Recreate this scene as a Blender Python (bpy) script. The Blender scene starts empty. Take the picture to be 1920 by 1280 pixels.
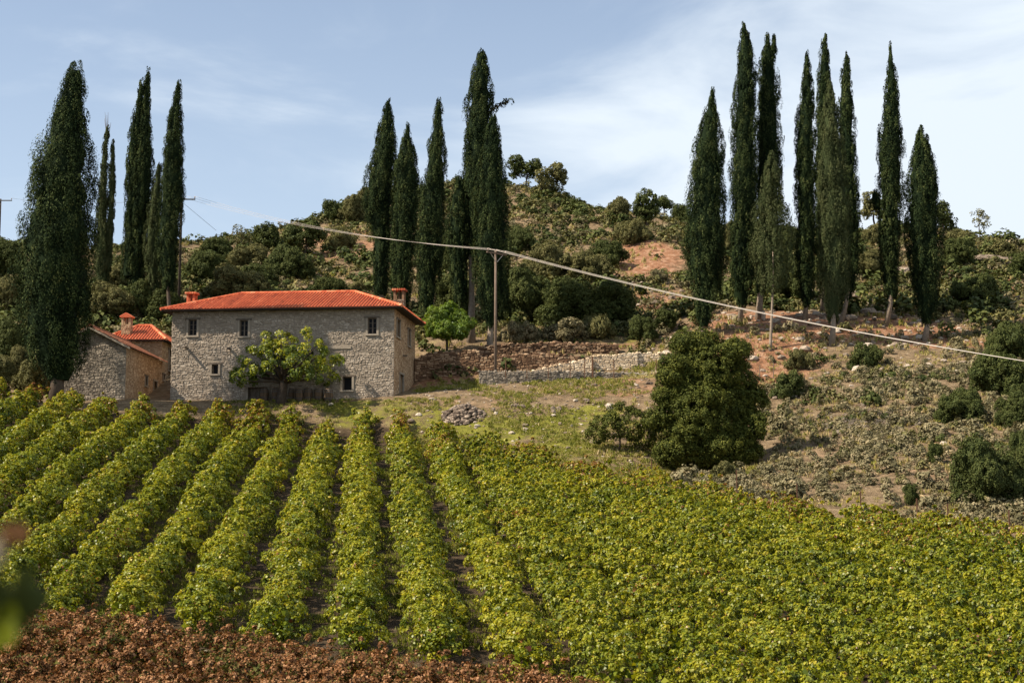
import bpy, math
import numpy as np
from mathutils import Vector
R = math.radians
SC = bpy.context.scene
COL = SC.collection

# ------------------------------------------------------------------ camera
F = 2667.0                                   # focal length in photo pixels (1920 wide) = 50 mm on 36 mm
PITCH = math.atan(310 / F)                   # looking slightly uphill
cam_d = bpy.data.cameras.new('camera')
cam = bpy.data.objects.new('camera', cam_d)
COL.objects.link(cam)
cam.location = (0, 0, 0)
cam.rotation_euler = (R(90) + PITCH, 0, 0)
cam_d.lens = 50.0
cam_d.sensor_width = 36.0
cam_d.clip_start = 0.1
cam_d.clip_end = 4000
cam_d.dof.use_dof = True
cam_d.dof.focus_distance = 105
cam_d.dof.aperture_fstop = 2.8
SC.camera = cam

# ------------------------------------------------------------------ sky, sun, exposure
ELEV = 45.0
SAZ = R(72)                                  # from "behind the camera" round to the left
SUN = Vector((-math.sin(SAZ) * math.cos(R(ELEV)), -math.cos(SAZ) * math.cos(R(ELEV)), math.sin(R(ELEV))))
sun_d = bpy.data.lights.new('sun', 'SUN')
sun_d.energy = 5.0
sun_d.angle = R(0.5)
sun_d.color = (1.0, 0.89, 0.74)
sun = bpy.data.objects.new('sun', sun_d)
COL.objects.link(sun)
sun.rotation_euler = SUN.to_track_quat('Z', 'Y').to_euler()

W = bpy.data.worlds.new('World')
SC.world = W
W.use_nodes = True
nt = W.node_tree
nt.nodes.clear()
def wn(t, **k):
    n = nt.nodes.new(t)
    for a, b in k.items(): setattr(n, a, b)
    return n
sky = wn('ShaderNodeTexSky', sky_type='NISHITA', sun_disc=False, sun_elevation=R(ELEV),
         sun_rotation=math.atan2(SUN.x, SUN.y), altitude=300, air_density=1.0, dust_density=0.2, ozone_density=1.2)
tc = wn('ShaderNodeTexCoord')
mp = wn('ShaderNodeMapping'); mp.inputs['Scale'].default_value = (2.2, 1.4, 6.5); mp.inputs['Rotation'].default_value = (0, R(-24), 0)
n1 = wn('ShaderNodeTexNoise'); n1.inputs['Scale'].default_value = 1.7; n1.inputs['Detail'].default_value = 7; n1.inputs['Roughness'].default_value = 0.55; n1.inputs['Distortion'].default_value = 0.6
sx = wn('ShaderNodeSeparateXYZ')
mx = wn('ShaderNodeMapRange'); mx.inputs['From Min'].default_value = -0.12; mx.inputs['From Max'].default_value = 0.36; mx.inputs['To Min'].default_value = -0.1; mx.inputs['To Max'].default_value = 0.36
ad = wn('ShaderNodeMath', operation='ADD')
rp = wn('ShaderNodeMapRange'); rp.interpolation_type = 'SMOOTHSTEP'; rp.inputs['From Min'].default_value = 0.38; rp.inputs['From Max'].default_value = 0.84; rp.inputs['To Min'].default_value = 0.0; rp.inputs['To Max'].default_value = 0.8
hz = wn('ShaderNodeMapRange'); hz.inputs['From Min'].default_value = 0.02; hz.inputs['From Max'].default_value = 0.36; hz.inputs['To Min'].default_value = 0.62; hz.inputs['To Max'].default_value = 0.26
hx = wn('ShaderNodeMath', operation='ADD', use_clamp=True)
mc = wn('ShaderNodeMix', data_type='RGBA'); mc.inputs['B'].default_value = (6.3, 7.0, 7.7, 1)
tint = wn('ShaderNodeMix', data_type='RGBA', blend_type='MULTIPLY'); tint.inputs['Factor'].default_value = 1; tint.inputs['B'].default_value = (.96, 1.0, 1.04, 1)
bg = wn('ShaderNodeBackground'); bg.inputs['Strength'].default_value = 0.07
out = wn('ShaderNodeOutputWorld')
L = nt.links.new
L(tc.outputs['Generated'], mp.inputs['Vector']); L(mp.outputs['Vector'], n1.inputs['Vector'])
L(tc.outputs['Generated'], sx.inputs[0]); L(sx.outputs['X'], mx.inputs['Value'])
L(n1.outputs['Fac'], ad.inputs[0]); L(mx.outputs['Result'], ad.inputs[1]); L(ad.outputs[0], rp.inputs['Value'])
L(sky.outputs['Color'], tint.inputs['A']); L(tint.outputs['Result'], mc.inputs['A']); L(hx.outputs[0], mc.inputs['Factor'])
L(sx.outputs['Z'], hz.inputs['Value']); L(hz.outputs[0], hx.inputs[0]); L(rp.outputs[0], hx.inputs[1]); L(mc.outputs['Result'], bg.inputs['Color']); L(bg.outputs[0], out.inputs[0])
SC.view_settings.view_transform = 'Standard'
SC.view_settings.look = 'None'
SC.view_settings.gamma = 1
SC.view_settings.exposure = 0.95

# ------------------------------------------------------------------ geometry helpers
FW = np.array([0, math.cos(PITCH), math.sin(PITCH)])
UP = np.array([0, -math.sin(PITCH), math.cos(PITCH)])
def ray(px, py):
    return FW + np.array([(px - 960) / F, 0, 0]) + UP * ((640 - py) / F)
def at(px, py, Y):
    d = ray(px, py)
    return d * (Y / d[1])
def on_plane(px, py, o, n):
    d = ray(px, py)
    return d * (np.dot(o, n) / np.dot(d, n))

def hash2(ix, iy, s):
    h = (ix.astype(np.int64) * 374761393 + iy.astype(np.int64) * 668265263 + s * 974711) & 0x7fffffff
    h = ((h ^ (h >> 13)) * 1274126177) & 0x7fffffff
    return ((h ^ (h >> 16)) & 0xffff) / 65535.0
def vnoise(x, y, s=0):
    ix, iy = np.floor(x), np.floor(y)
    fx, fy = x - ix, y - iy
    fx, fy = fx * fx * (3 - 2 * fx), fy * fy * (3 - 2 * fy)
    a, b = hash2(ix, iy, s), hash2(ix + 1, iy, s)
    c, d = hash2(ix, iy + 1, s), hash2(ix + 1, iy + 1, s)
    return (a * (1 - fx) + b * fx) * (1 - fy) + (c * (1 - fx) + d * fx) * fy
def fbm(x, y, s=0, o=4):
    t, amp, tot = 0, 1.0, 0
    for i in range(o):
        t = t + amp * vnoise(x * 2 ** i, y * 2 ** i, s + i); tot += amp; amp *= 0.5
    return t / tot
def sstep(a, b, x):
    t = np.clip((x - a) / (b - a), 0, 1)
    return t * t * (3 - 2 * t)

# terrain: height field through surveyed points (photo x, photo y, distance)
def vine_plane(D): return 510 + 35500.0 / D
CP = []
for D in (37, 46, 56, 68):
    for X in (-30, -15, 0, 14, 28): CP.append(at(960 + X / D * F, vine_plane(D), D))
for px, py, D in [
    (745, 954, 80), (960, 955, 80), (1250, 956, 80), (0, 925, 80), (-250, 905, 80), (400, 945, 80),
    (745, 872, 98), (960, 868, 98), (500, 862, 98), (250, 838, 98), (0, 812, 98), (-200, 790, 98),
    (0, 741, 111), (150, 765, 111), (300, 779, 111), (500, 797, 112), (650, 812, 112), (800, 812, 109), (-250, 720, 111),
    # right bank and hillside
    (1080, 905, 92), (1200, 925, 87), (1500, 985, 76), (1920, 1040, 67), (2200, 1060, 64),
    (1150, 845, 100), (1330, 880, 97), (1450, 870, 94), (1450, 780, 108), (1450, 690, 120), (1600, 860, 92), (1600, 760, 107), (1750, 850, 90), (1750, 740, 107),
    (1920, 860, 87), (1920, 740, 105), (2200, 850, 86), (2200, 700, 110), (1740, 638, 126), (1560, 642, 124), (1445, 648, 123), (1390, 606, 131), (1665, 608, 131),
    (1320, 628, 127), (1900, 640, 124), (2200, 610, 130),
    # grassy bank and terraces in the middle
    (1000, 850, 101), (870, 772, 112), (1050, 790, 109), (1150, 765, 112), (700, 770, 113), (1100, 716, 120), (900, 722, 121), (1250, 708, 119), (1000, 719, 120.5), (800, 738, 117.5),
    (1250, 650, 128), (900, 648, 131), (1050, 640, 131), (1160, 640, 131), (800, 652, 131), (880, 718, 124.5), (790, 722, 124.5), (1000, 705, 124), (1150, 700, 123.5),
    # house yard
    (318, 752, 118.5), (440, 751, 117.5), (560, 753, 116.6), (430, 762, 114.6), (560, 764, 114.0), (738, 744, 116.5), (775, 728, 125.5), (240, 748, 116), (100, 755, 114), (0, 735, 118),
    (318, 740, 124), (560, 690, 130), (400, 690, 132), (250, 700, 134), (740, 690, 130),
    # hill
    (100, 690, 130), (0, 640, 137), (0, 560, 160), (0, 462, 200), (-250, 455, 200), (-250, 640, 135), (150, 475, 200), (200, 545, 160),
    (340, 462, 190), (340, 540, 160), (450, 452, 198), (450, 530, 168), (550, 432, 206), (640, 400, 213), (640, 480, 185), (640, 550, 158), (560, 510, 172), (700, 562, 150),
    (800, 358, 218), (800, 440, 190), (800, 560, 152), (800, 610, 142), (960, 350, 218), (960, 420, 197), (960, 500, 170), (960, 590, 145), (960, 625, 137), (1050, 366, 214), (1130, 393, 207),
    (1130, 500, 168), (1130, 600, 141), (1240, 415, 200), (1240, 520, 161), (1240, 600, 138), (1370, 438, 190), (1370, 540, 152), (1500, 448, 185), (1500, 540, 151),
    (1620, 440, 187), (1700, 540, 150), (1780, 447, 183), (1900, 560, 143), (1920, 472, 175), (2200, 500, 170), (2200, 570, 145)]:
    CP.append(at(px, py, D))
for px, py, D in [(-250, 455, 200), (0, 462, 200), (340, 462, 190), (550, 432, 206), (800, 358, 218), (960, 350, 218), (1130, 393, 207), (1370, 438, 190), (1620, 440, 187), (1920, 472, 175), (2300, 500, 170)]:
    p = at(px, py, D)
    s = (D + 25) / D; CP.append(np.array([p[0] * s, D + 25, p[2] + 0.5]))
    s = (D + 70) / D; CP.append(np.array([p[0] * s, D + 70, p[2] - 16]))
    s = (D + 160) / D; CP.append(np.array([p[0] * s, D + 160, p[2] - 38]))
for x, y, z in [(-14, 20, -5.6), (0, 20, -5.6), (14, 20, -5.6), (0, 5, -2.4), (-8, 5, -2.4), (8, 5, -2.4), (0, -10, -1.6), (-30, 8, -4), (30, 8, -4), (0, -40, -1), (-90, 60, 2), (90, 50, -8), (-110, 130, 16), (120, 120, 10), (-120, 200, 34), (130, 190, 24)]:
    CP.append(np.array([x, y, z]))
CP = np.array(CP)
_r = np.sqrt(((CP[:, None, :2] - CP[None, :, :2]) ** 2).sum(-1) + 16.0)
_n = len(CP)
_A = np.zeros((_n + 1, _n + 1)); _A[:_n, :_n] = -_r - np.eye(_n) * -0.15; _A[:_n, _n] = 1; _A[_n, :_n] = 1
_w = np.linalg.solve(_A, np.append(CP[:, 2], 0))
def Z(x, y):
    x = np.atleast_1d(np.asarray(x, float)); y = np.atleast_1d(np.asarray(y, float))
    o = np.empty(x.shape)
    for i in range(0, x.size, 6000):
        a, b = x.flat[i:i + 6000], y.flat[i:i + 6000]
        r = np.sqrt((a[:, None] - CP[None, :, 0]) ** 2 + (b[:, None] - CP[None, :, 1]) ** 2 + 16.0)
        o.flat[i:i + 6000] = -r @ _w[:_n] + _w[_n]
    rough = 0.12 + 0.75 * sstep(124, 150, y) + 0.3 * sstep(-2, 14, x) * sstep(88, 110, y)
    far = sstep(260, 420, np.hypot(x, y))
    o = o + (fbm(x / 7.0, y / 7.0, 3) - 0.5) * rough * 2.0 + (fbm(x / 1.3, y / 1.3, 9, 3) - 0.5) * rough * 0.55
    return o * (1 - far) + (-14.0) * far
def z1(x, y): return float(Z(x, y)[0])
def ground_at(px, py, lo=38, hi=300):
    d = ray(px, py); d = d / d[1]
    t = np.linspace(lo, hi, 1100)
    h = Z(d[0] * t, t) - d[2] * t
    k = np.argmax(h > 0)
    if h[k] <= 0: k = np.argmax(h)
    return np.array([d[0] * t[k], t[k], h[k] + d[2] * t[k]])

# ------------------------------------------------------------------ objects
def tag(o, label=None, cat=None, group=None, kind=None):
    if label: o['label'] = label
    if cat: o['category'] = cat
    if group: o['group'] = group
    if kind: o['kind'] = kind
    return o
def empty(name, loc, rz=0):
    o = bpy.data.objects.new(name, None); COL.objects.link(o)
    o.location = loc; o.rotation_euler = (0, 0, rz)
    o.empty_display_size = 0.5
    return o
def mesh_np(name, V, Q, mat, rnd=None, smooth=False, attrs=None, midx=None):
    """V (n,3); Q (m,4) quads"""
    me = bpy.data.meshes.new(name)
    V = np.asarray(V, np.float32); Q = np.asarray(Q, np.int32)
    me.vertices.add(len(V)); me.vertices.foreach_set('co', V.ravel())
    me.loops.add(Q.size); me.loops.foreach_set('vertex_index', Q.ravel())
    me.polygons.add(len(Q)); me.polygons.foreach_set('loop_start', np.arange(0, Q.size, 4, dtype=np.int32))
    for m in (mat if isinstance(mat, (list, tuple)) else [mat]): me.materials.append(m)
    if midx is not None: me.polygons.foreach_set('material_index', np.asarray(midx, np.int32))
    if smooth: me.polygons.foreach_set('use_smooth', np.ones(len(Q), bool))
    if rnd is not None:
        a = me.attributes.new('rnd', 'FLOAT', 'FACE'); a.data.foreach_set('value', np.asarray(rnd, np.float32))
    me.update(calc_edges=True); me.validate()
    return me
def obj(name, me, parent=None, loc=(0, 0, 0)):
    o = bpy.data.objects.new(name, me); COL.objects.link(o)
    o.location = loc
    if parent: o.parent = parent
    return o

class MB:
    """collects faces with a per-face random value and links them as one mesh object"""
    def __init__(s): s.v = []; s.f = []; s.r = []; s.m = []; s.n = 0
    def add(s, V, Fc, rnd=0.5, mat=0):
        s.v.extend([tuple(map(float, p)) for p in V])
        for f in Fc:
            s.f.append(tuple(i + s.n for i in f)); s.r.append(rnd); s.m.append(mat)
        s.n += len(V)
    def quad(s, a, b, c, d, rnd=0.5, mat=0): s.add([a, b, c, d], [(0, 1, 2, 3)], rnd, mat)
    def box(s, o, ax, ay, az, rnd=0.5, mat=0):
        o, ax, ay, az = map(np.asarray, (o, ax, ay, az))
        V = [o, o + ax, o + ax + ay, o + ay]; V = V + [p + az for p in V]
        s.add(V, [(3, 2, 1, 0), (4, 5, 6, 7), (0, 1, 5, 4), (1, 2, 6, 5), (2, 3, 7, 6), (3, 0, 4, 7)], rnd, mat)
    def bar(s, c, hx, hy, hz, rnd=0.5, mat=0):
        c = np.asarray(c, float)
        s.box(c - [hx, hy, hz], [2 * hx, 0, 0], [0, 2 * hy, 0], [0, 0, 2 * hz], rnd, mat)
    def tube(s, P, rad, n=8, rnd=0.5, mat=0, cap=True):
        P = np.asarray(P, float); k = len(P)
        rad = np.broadcast_to(np.asarray(rad, float), (k,))
        V = []
        t = np.gradient(P, axis=0)
        ref = np.array([0.31, 0.83, 0.46])
        for i in range(k):
            d = t[i] / (np.linalg.norm(t[i]) + 1e-9)
            a = np.cross(d, ref); a /= np.linalg.norm(a); b = np.cross(d, a)
            for j in range(n):
                q = 2 * math.pi * j / n
                V.append(P[i] + rad[i] * (a * math.cos(q) + b * math.sin(q)))
        Fc = [(i * n + j, i * n + (j + 1) % n, (i + 1) * n + (j + 1) % n, (i + 1) * n + j) for i in range(k - 1) for j in range(n)]
        if cap: Fc += [tuple(range(n - 1, -1, -1)), tuple((k - 1) * n + j for j in range(n))]
        s.add(V, Fc, rnd, mat)
    def lathe(s, prof, n=16, o=(0, 0, 0), rnd=0.5, mat=0, cap=True):
        o = np.asarray(o, float); V = []
        for r, z in prof:
            for j in range(n):
                q = 2 * math.pi * j / n
                V.append(o + [r * math.cos(q), r * math.sin(q), z])
        k = len(prof)
        Fc = [(i * n + j, i * n + (j + 1) % n, (i + 1) * n + (j + 1) % n, (i + 1) * n + j) for i in range(k - 1) for j in range(n)]
        if cap: Fc += [tuple(range(n - 1, -1, -1)), tuple((k - 1) * n + j for j in range(n))]
        s.add(V, Fc, rnd, mat)
    def stone(s, c, sx, sy, sz, rng, rnd=None, mat=0):
        """an irregular boulder"""
        V = []; 
        a = rng.uniform(0, 6.28)
        rot = np.array([[math.cos(a), -math.sin(a), 0], [math.sin(a), math.cos(a), 0], [0, 0, 1]])
        rings = [(-0.95, 0.55), (-0.4, 0.95), (0.3, 0.9), (0.85, 0.5)]
        for z, r in rings:
            for j in range(7):
                q = 2 * math.pi * (j + rng.uniform(-.3, .3)) / 7; rr = r * rng.uniform(.75, 1.15)
                V.append(np.asarray(c) + rot @ np.array([sx * rr * math.cos(q), sy * rr * math.sin(q), sz * (z + rng.uniform(-.15, .15))]))
        Fc = [(i * 7 + j, i * 7 + (j + 1) % 7, (i + 1) * 7 + (j + 1) % 7, (i + 1) * 7 + j) for i in range(3) for j in range(7)]
        Fc += [tuple(range(6, -1, -1)), tuple(21 + j for j in range(7))]
        s.add(V, Fc, rng.uniform(0, 1) if rnd is None else rnd, mat)
    def build(s, name, mats, parent=None, smooth=False, loc=(0, 0, 0)):
        me = bpy.data.meshes.new(name)
        me.from_pydata(s.v, [], s.f)
        for m in (mats if isinstance(mats, (list, tuple)) else [mats]): me.materials.append(m)
        me.polygons.foreach_set('material_index', np.array(s.m, np.int32))
        if smooth: me.polygons.foreach_set('use_smooth', np.ones(len(s.f), bool))
        a = me.attributes.new('rnd', 'FLOAT', 'FACE'); a.data.foreach_set('value', np.array(s.r, np.float32))
        me.update()
        return obj(name, me, parent, loc)

def nrmz(a): return a / (np.linalg.norm(a, axis=-1, keepdims=True) + 1e-9)
def leaves(P, N, A, Ln, Wd, fold=0.18):
    """kite-shaped leaves: centres P, normals N, long axes A"""
    A = nrmz(A - N * (A * N).sum(-1, keepdims=True)); B = np.cross(N, A)
    Ln = np.broadcast_to(np.asarray(Ln, float), (len(P),))[:, None]; Wd = np.broadcast_to(np.asarray(Wd, float), (len(P),))[:, None]
    b = P - A * Ln * .5; t = P + A * Ln * .5 - N * Ln * fold * .6
    m = P - A * Ln * .05 + N * Wd * fold
    V = np.stack([b, m + B * Wd * .5, t, m - B * Wd * .5], 1).reshape(-1, 3)
    Q = np.arange(len(P) * 4).reshape(-1, 4)
    return V, Q

# ------------------------------------------------------------------ materials
def new_mat(name):
    m = bpy.data.materials.new(name); m.use_nodes = True
    t = m.node_tree; t.nodes.clear()
    o = t.nodes.new('ShaderNodeOutputMaterial')
    return m, t, o
def ramp(t, stops):
    r = t.nodes.new('ShaderNodeValToRGB')
    e = r.color_ramp.elements
    while len(e) < len(stops): e.new(0.5)
    for x, (p, c) in zip(e, stops): x.position = p; x.color = (*c, 1)
    return r
def leaf_mat(name, stops, trans=0.3, rough=0.5, spec=0.35, nscale=0.12, namp=0.25, tcol=(1.15, 1.1, 0.5)):
    m, t, o = new_mat(name)
    L = t.links.new
    at_ = t.nodes.new('ShaderNodeAttribute'); at_.attribute_name = 'rnd'
    ge = t.nodes.new('ShaderNodeNewGeometry')
    nz = t.nodes.new('ShaderNodeTexNoise'); nz.inputs['Scale'].default_value = nscale; nz.inputs['Detail'].default_value = 3
    L(ge.outputs['Position'], nz.inputs['Vector'])
    ma = t.nodes.new('ShaderNodeMath'); ma.operation = 'MULTIPLY_ADD'; ma.inputs[1].default_value = namp * 2; ma.inputs[2].default_value = -namp
    L(nz.outputs['Fac'], ma.inputs[0])
    ad = t.nodes.new('ShaderNodeMath'); ad.operation = 'ADD'
    L(at_.outputs['Fac'], ad.inputs[0]); L(ma.outputs[0], ad.inputs[1])
    r = ramp(t, stops); L(ad.outputs[0], r.inputs['Fac'])
    p = t.nodes.new('ShaderNodeBsdfPrincipled'); p.inputs['Roughness'].default_value = rough
    p.inputs['Specular IOR Level'].default_value = spec
    L(r.outputs['Color'], p.inputs['Base Color'])
    tr = t.nodes.new('ShaderNodeBsdfTranslucent')
    mu = t.nodes.new('ShaderNodeMix'); mu.data_type = 'RGBA'; mu.blend_type = 'MULTIPLY'; mu.inputs['Factor'].default_value = 1
    mu.inputs['B'].default_value = (*tcol, 1)
    L(r.outputs['Color'], mu.inputs['A']); L(mu.outputs['Result'], tr.inputs['Color'])
    mi = t.nodes.new('ShaderNodeMixShader'); mi.inputs[0].default_value = trans
    L(p.outputs[0], mi.inputs[1]); L(tr.outputs[0], mi.inputs[2]); L(mi.outputs[0], o.inputs[0])
    return m
def solid_mat(name, stops, rough=0.85, spec=0.2, nscale=3.0, namp=0.3, bump=0.0, bscale=20.0, detail=4):
    """ramp driven by the per-face value plus noise"""
    m, t, o = new_mat(name); L = t.links.new
    at_ = t.nodes.new('ShaderNodeAttribute'); at_.attribute_name = 'rnd'
    ge = t.nodes.new('ShaderNodeTexCoord')
    nz = t.nodes.new('ShaderNodeTexNoise'); nz.inputs['Scale'].default_value = nscale; nz.inputs['Detail'].default_value = detail
    L(ge.outputs['Object'], nz.inputs['Vector'])
    ma = t.nodes.new('ShaderNodeMath'); ma.operation = 'MULTIPLY_ADD'; ma.inputs[1].default_value = namp * 2; ma.inputs[2].default_value = -namp
    L(nz.outputs['Fac'], ma.inputs[0])
    ad = t.nodes.new('ShaderNodeMath'); ad.operation = 'ADD'
    L(at_.outputs['Fac'], ad.inputs[0]); L(ma.outputs[0], ad.inputs[1])
    r = ramp(t, stops); L(ad.outputs[0], r.inputs['Fac'])
    p = t.nodes.new('ShaderNodeBsdfPrincipled'); p.inputs['Roughness'].default_value = rough
    p.inputs['Specular IOR Level'].default_value = spec
    L(r.outputs['Color'], p.inputs['Base Color'])
    if bump:
        n2 = t.nodes.new('ShaderNodeTexNoise'); n2.inputs['Scale'].default_value = bscale; n2.inputs['Detail'].default_value = 5
        L(ge.outputs['Object'], n2.inputs['Vector'])
        b = t.nodes.new('ShaderNodeBump'); b.inputs['Strength'].default_value = 1; b.inputs['Distance'].default_value = bump
        L(n2.outputs['Fac'], b.inputs['Height']); L(b.outputs[0], p.inputs['Normal'])
    L(p.outputs[0], o.inputs[0])
    return m

M = {}
M['vine'] = leaf_mat('vine_leaf', [(0.0, (.05, .085, .008)), (.3, (.152, .180, .010)), (.62, (.315, .296, .014)), (.80, (.42, .34, .028)), (.88, (.30, .16, .04)), (.95, (.22, .085, .03)), (1.0, (.17, .055, .025))], trans=.32, rough=.45, spec=.36, nscale=.16, namp=.16)
M['brown'] = leaf_mat('dry_vine_leaf', [(0.0, (.045, .055, .01)), (.14, (.09, .085, .014)), (.3, (.075, .036, .015)), (.65, (.20, .088, .031)), (1.0, (.42, .23, .115))], trans=.22, rough=.65, spec=.12, nscale=.35, namp=.3, tcol=(1.1, .9, .6))
M['cypress'] = leaf_mat('cypress_foliage', [(0.0, (.007, .013, .006)), (.4, (.018, .030, .011)), (.75, (.056, .074, .024)), (1.0, (.11, .12, .042))], trans=.06, rough=.8, spec=.04, nscale=.35, namp=.25, tcol=(1, 1, .6))
M['cypress_pale'] = leaf_mat('thin_cypress_foliage', [(0.0, (.03, .040, .016)), (.5, (.055, .068, .026)), (1.0, (.10, .105, .045))], trans=.08, rough=.8, spec=.05, nscale=.35, namp=.25, tcol=(1, 1, .6))
M['dark'] = leaf_mat('evergreen_foliage', [(0.0, (.026, .038, .010)), (.5, (.062, .076, .020)), (1.0, (.115, .125, .036))], trans=.10, rough=.7, spec=.12, nscale=.5, namp=.25)
M['olive'] = leaf_mat('olive_green_foliage', [(0.0, (.055, .058, .02)), (.5, (.125, .118, .042)), (1.0, (.22, .195, .08))], trans=.12, rough=.7, spec=.12, nscale=.5, namp=.28)
M['sage'] = leaf_mat('sage_foliage', [(0.0, (.085, .076, .038)), (.4, (.16, .14, .072)), (.75, (.245, .21, .118)), (1.0, (.33, .26, .15))], trans=.18, rough=.75, spec=.1, nscale=.3, namp=.3, tcol=(1, 1, .8))
M['round'] = leaf_mat('broad_evergreen_foliage', [(0.0, (.028, .038, .007)), (.5, (.068, .080, .014)), (1.0, (.135, .135, .022))], trans=.12, rough=.7, spec=.12, nscale=.6, namp=.25)
M['fig'] = leaf_mat('mulberry_leaf', [(0.0, (.035, .06, .01)), (.45, (.10, .14, .015)), (.8, (.26, .28, .02)), (1.0, (.42, .37, .03))], trans=.38, rough=.45, spec=.4, nscale=.5, namp=.12)
M['bright'] = leaf_mat('walnut_leaf', [(0.0, (.06, .11, .015)), (.5, (.13, .20, .02)), (1.0, (.24, .28, .03))], trans=.35, rough=.5, spec=.35, nscale=.5, namp=.15)
M['grass'] = leaf_mat('grass_blades', [(0.0, (.09, .11, .012)), (.45, (.17, .18, .022)), (.7, (.29, .25, .07)), (1.0, (.42, .32, .17))], trans=.25, rough=.6, spec=.2, nscale=.25, namp=.3)
M['twig'] = leaf_mat('bare_twigs', [(0.0, (.14, .11, .085)), (1.0, (.34, .29, .23))], trans=.0, rough=.8, spec=.1, nscale=.4, namp=.2)
M['bark'] = solid_mat('bark', [(0, (.09, .065, .045)), (1, (.30, .24, .18))], nscale=6, namp=.5, bump=.02, bscale=12)
M['dark_bark'] = solid_mat('dark_bark', [(0, (.03, .022, .016)), (1, (.11, .08, .055))], nscale=6, namp=.5, bump=.02, bscale=12)
M['stone'] = solid_mat('house_stone', [(0, (.22, .176, .132)), (.35, (.29, .236, .18)), (.7, (.35, .288, .222)), (1, (.43, .365, .29))], nscale=2.2, namp=.22, bump=.03, bscale=9)
M['mortar'] = solid_mat('mortar', [(0, (.20, .163, .122)), (1, (.31, .256, .195))], nscale=1.2, namp=.5, bump=.03, bscale=14)
M['warm_bounce_stone'] = solid_mat('ochre_bounce_stone', [(0, (.22, .135, .075)), (.5, (.38, .255, .15)), (1, (.55, .41, .27))], nscale=2.2, namp=.2, bump=.03, bscale=9)  # reddish stone; on right-facing walls its warmth stands in for ground bounce
M['warm_bounce_mortar'] = solid_mat('ochre_bounce_mortar', [(0, (.26, .165, .09)), (1, (.40, .275, .165))], nscale=1.2, namp=.5, bump=.02, bscale=14)
M['greystone'] = solid_mat('grey_stone', [(0, (.12, .10, .077)), (.5, (.21, .178, .135)), (1, (.36, .305, .235))], nscale=2.2, namp=.2, bump=.03, bscale=9)
M['drystone'] = solid_mat('rust_brown_stone', [(0, (.07, .04, .022)), (.5, (.19, .112, .062)), (1, (.38, .265, .165))], nscale=2, namp=.25, bump=.03, bscale=9)
M['drymortar'] = solid_mat('red_earth_fill', [(0, (.07, .04, .025)), (1, (.17, .09, .05))], nscale=1.5, namp=.5, bump=.03, bscale=14)
M['tanstone'] = solid_mat('tan_stone', [(0, (.38, .28, .17)), (.5, (.56, .43, .28)), (1, (.72, .60, .43))], nscale=2, namp=.2, bump=.03, bscale=9)
M['rock'] = solid_mat('field_rock', [(0, (.12, .09, .065)), (.5, (.24, .185, .135)), (1, (.44, .37, .29))], nscale=3, namp=.3, bump=.03, bscale=8)
M['rubble'] = solid_mat('dark_rubble', [(0, (.06, .043, .032)), (.5, (.13, .096, .07)), (1, (.30, .235, .175))], nscale=3, namp=.2, bump=.02, bscale=10)
M['trim'] = solid_mat('dressed_stone', [(0, (.20, .165, .125)), (1, (.34, .285, .22))], nscale=2, namp=.4, bump=.01, bscale=14)
M['tile'] = solid_mat('terracotta_tile', [(0, (.13, .035, .018)), (.35, (.44, .100, .044)), (.75, (.58, .155, .066)), (1, (.64, .27, .14))], rough=.8, nscale=.55, namp=.30, bump=.006, bscale=25)
M['oldtile'] = solid_mat('old_tile', [(0, (.09, .04, .025)), (.5, (.20, .08, .045)), (1, (.34, .14, .08))], rough=.85, nscale=.9, namp=.3, bump=.01, bscale=25)
M['barrelwood'] = solid_mat('barrel_wood', [(0, (.06, .038, .022)), (1, (.20, .13, .08))], nscale=4, namp=.5)
M['wood'] = solid_mat('weathered_wood', [(0, (.06, .045, .035)), (1, (.20, .16, .12))], nscale=4, namp=.5)
M['darkwood'] = solid_mat('dark_wood', [(0, (.020, .016, .013)), (1, (.075, .055, .04))], nscale=5, namp=.5)
M['palewood'] = solid_mat('pole_wood', [(0, (.08, .056, .04)), (1, (.20, .145, .105))], nscale=3, namp=.5)
M['metal'] = solid_mat('dark_iron', [(0, (.03, .03, .03)), (1, (.09, .085, .08))], rough=.55, spec=.5, nscale=5)
M['rust'] = solid_mat('rusty_iron', [(0, (.07, .035, .02)), (1, (.17, .085, .045))], rough=.8, nscale=5)
M['wire'] = solid_mat('aluminium_wire', [(0, (.38, .33, .28)), (1, (.52, .46, .39))], rough=.6, spec=.3, nscale=1)
M['porcelain'] = solid_mat('insulator', [(0, (.25, .16, .12)), (1, (.4, .3, .25))], rough=.3, spec=.5)
m, t, o_ = new_mat('window_glass')
p_ = t.nodes.new('ShaderNodeBsdfPrincipled'); p_.inputs['Base Color'].default_value = (.008, .008, .009, 1); p_.inputs['Roughness'].default_value = .35; p_.inputs['Specular IOR Level'].default_value = .08
t.links.new(p_.outputs[0], o_.inputs[0]); M['glass'] = m

# ------------------------------------------------------------------ ground
def axis(parts):
    o = []
    for a, b, st in parts: o += list(np.arange(a, b, st))
    return np.array(o + [parts[-1][1]])
gx = axis([(-1500, -300, 200), (-300, -110, 30), (-110, -62, 3), (-62, 62, .72), (62, 110, 3), (110, 300, 30), (300, 1500, 200)])
gy = axis([(-600, -60, 90), (-60, 34, 5), (34, 80, 1.0), (80, 140, .62), (140, 224, .9), (224, 300, 6), (300, 520, 30), (520, 2600, 260)])
GX, GY = np.meshgrid(gx, gy)
GZ = Z(GX.ravel(), GY.ravel())
nx, ny = len(gx), len(gy)
V = np.stack([GX.ravel(), GY.ravel(), GZ], 1)
i = np.arange(ny - 1)[:, None] * nx + np.arange(nx - 1)[None, :]
Q = np.stack([i, i + 1, i + nx + 1, i + nx], -1).reshape(-1, 4)
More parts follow.
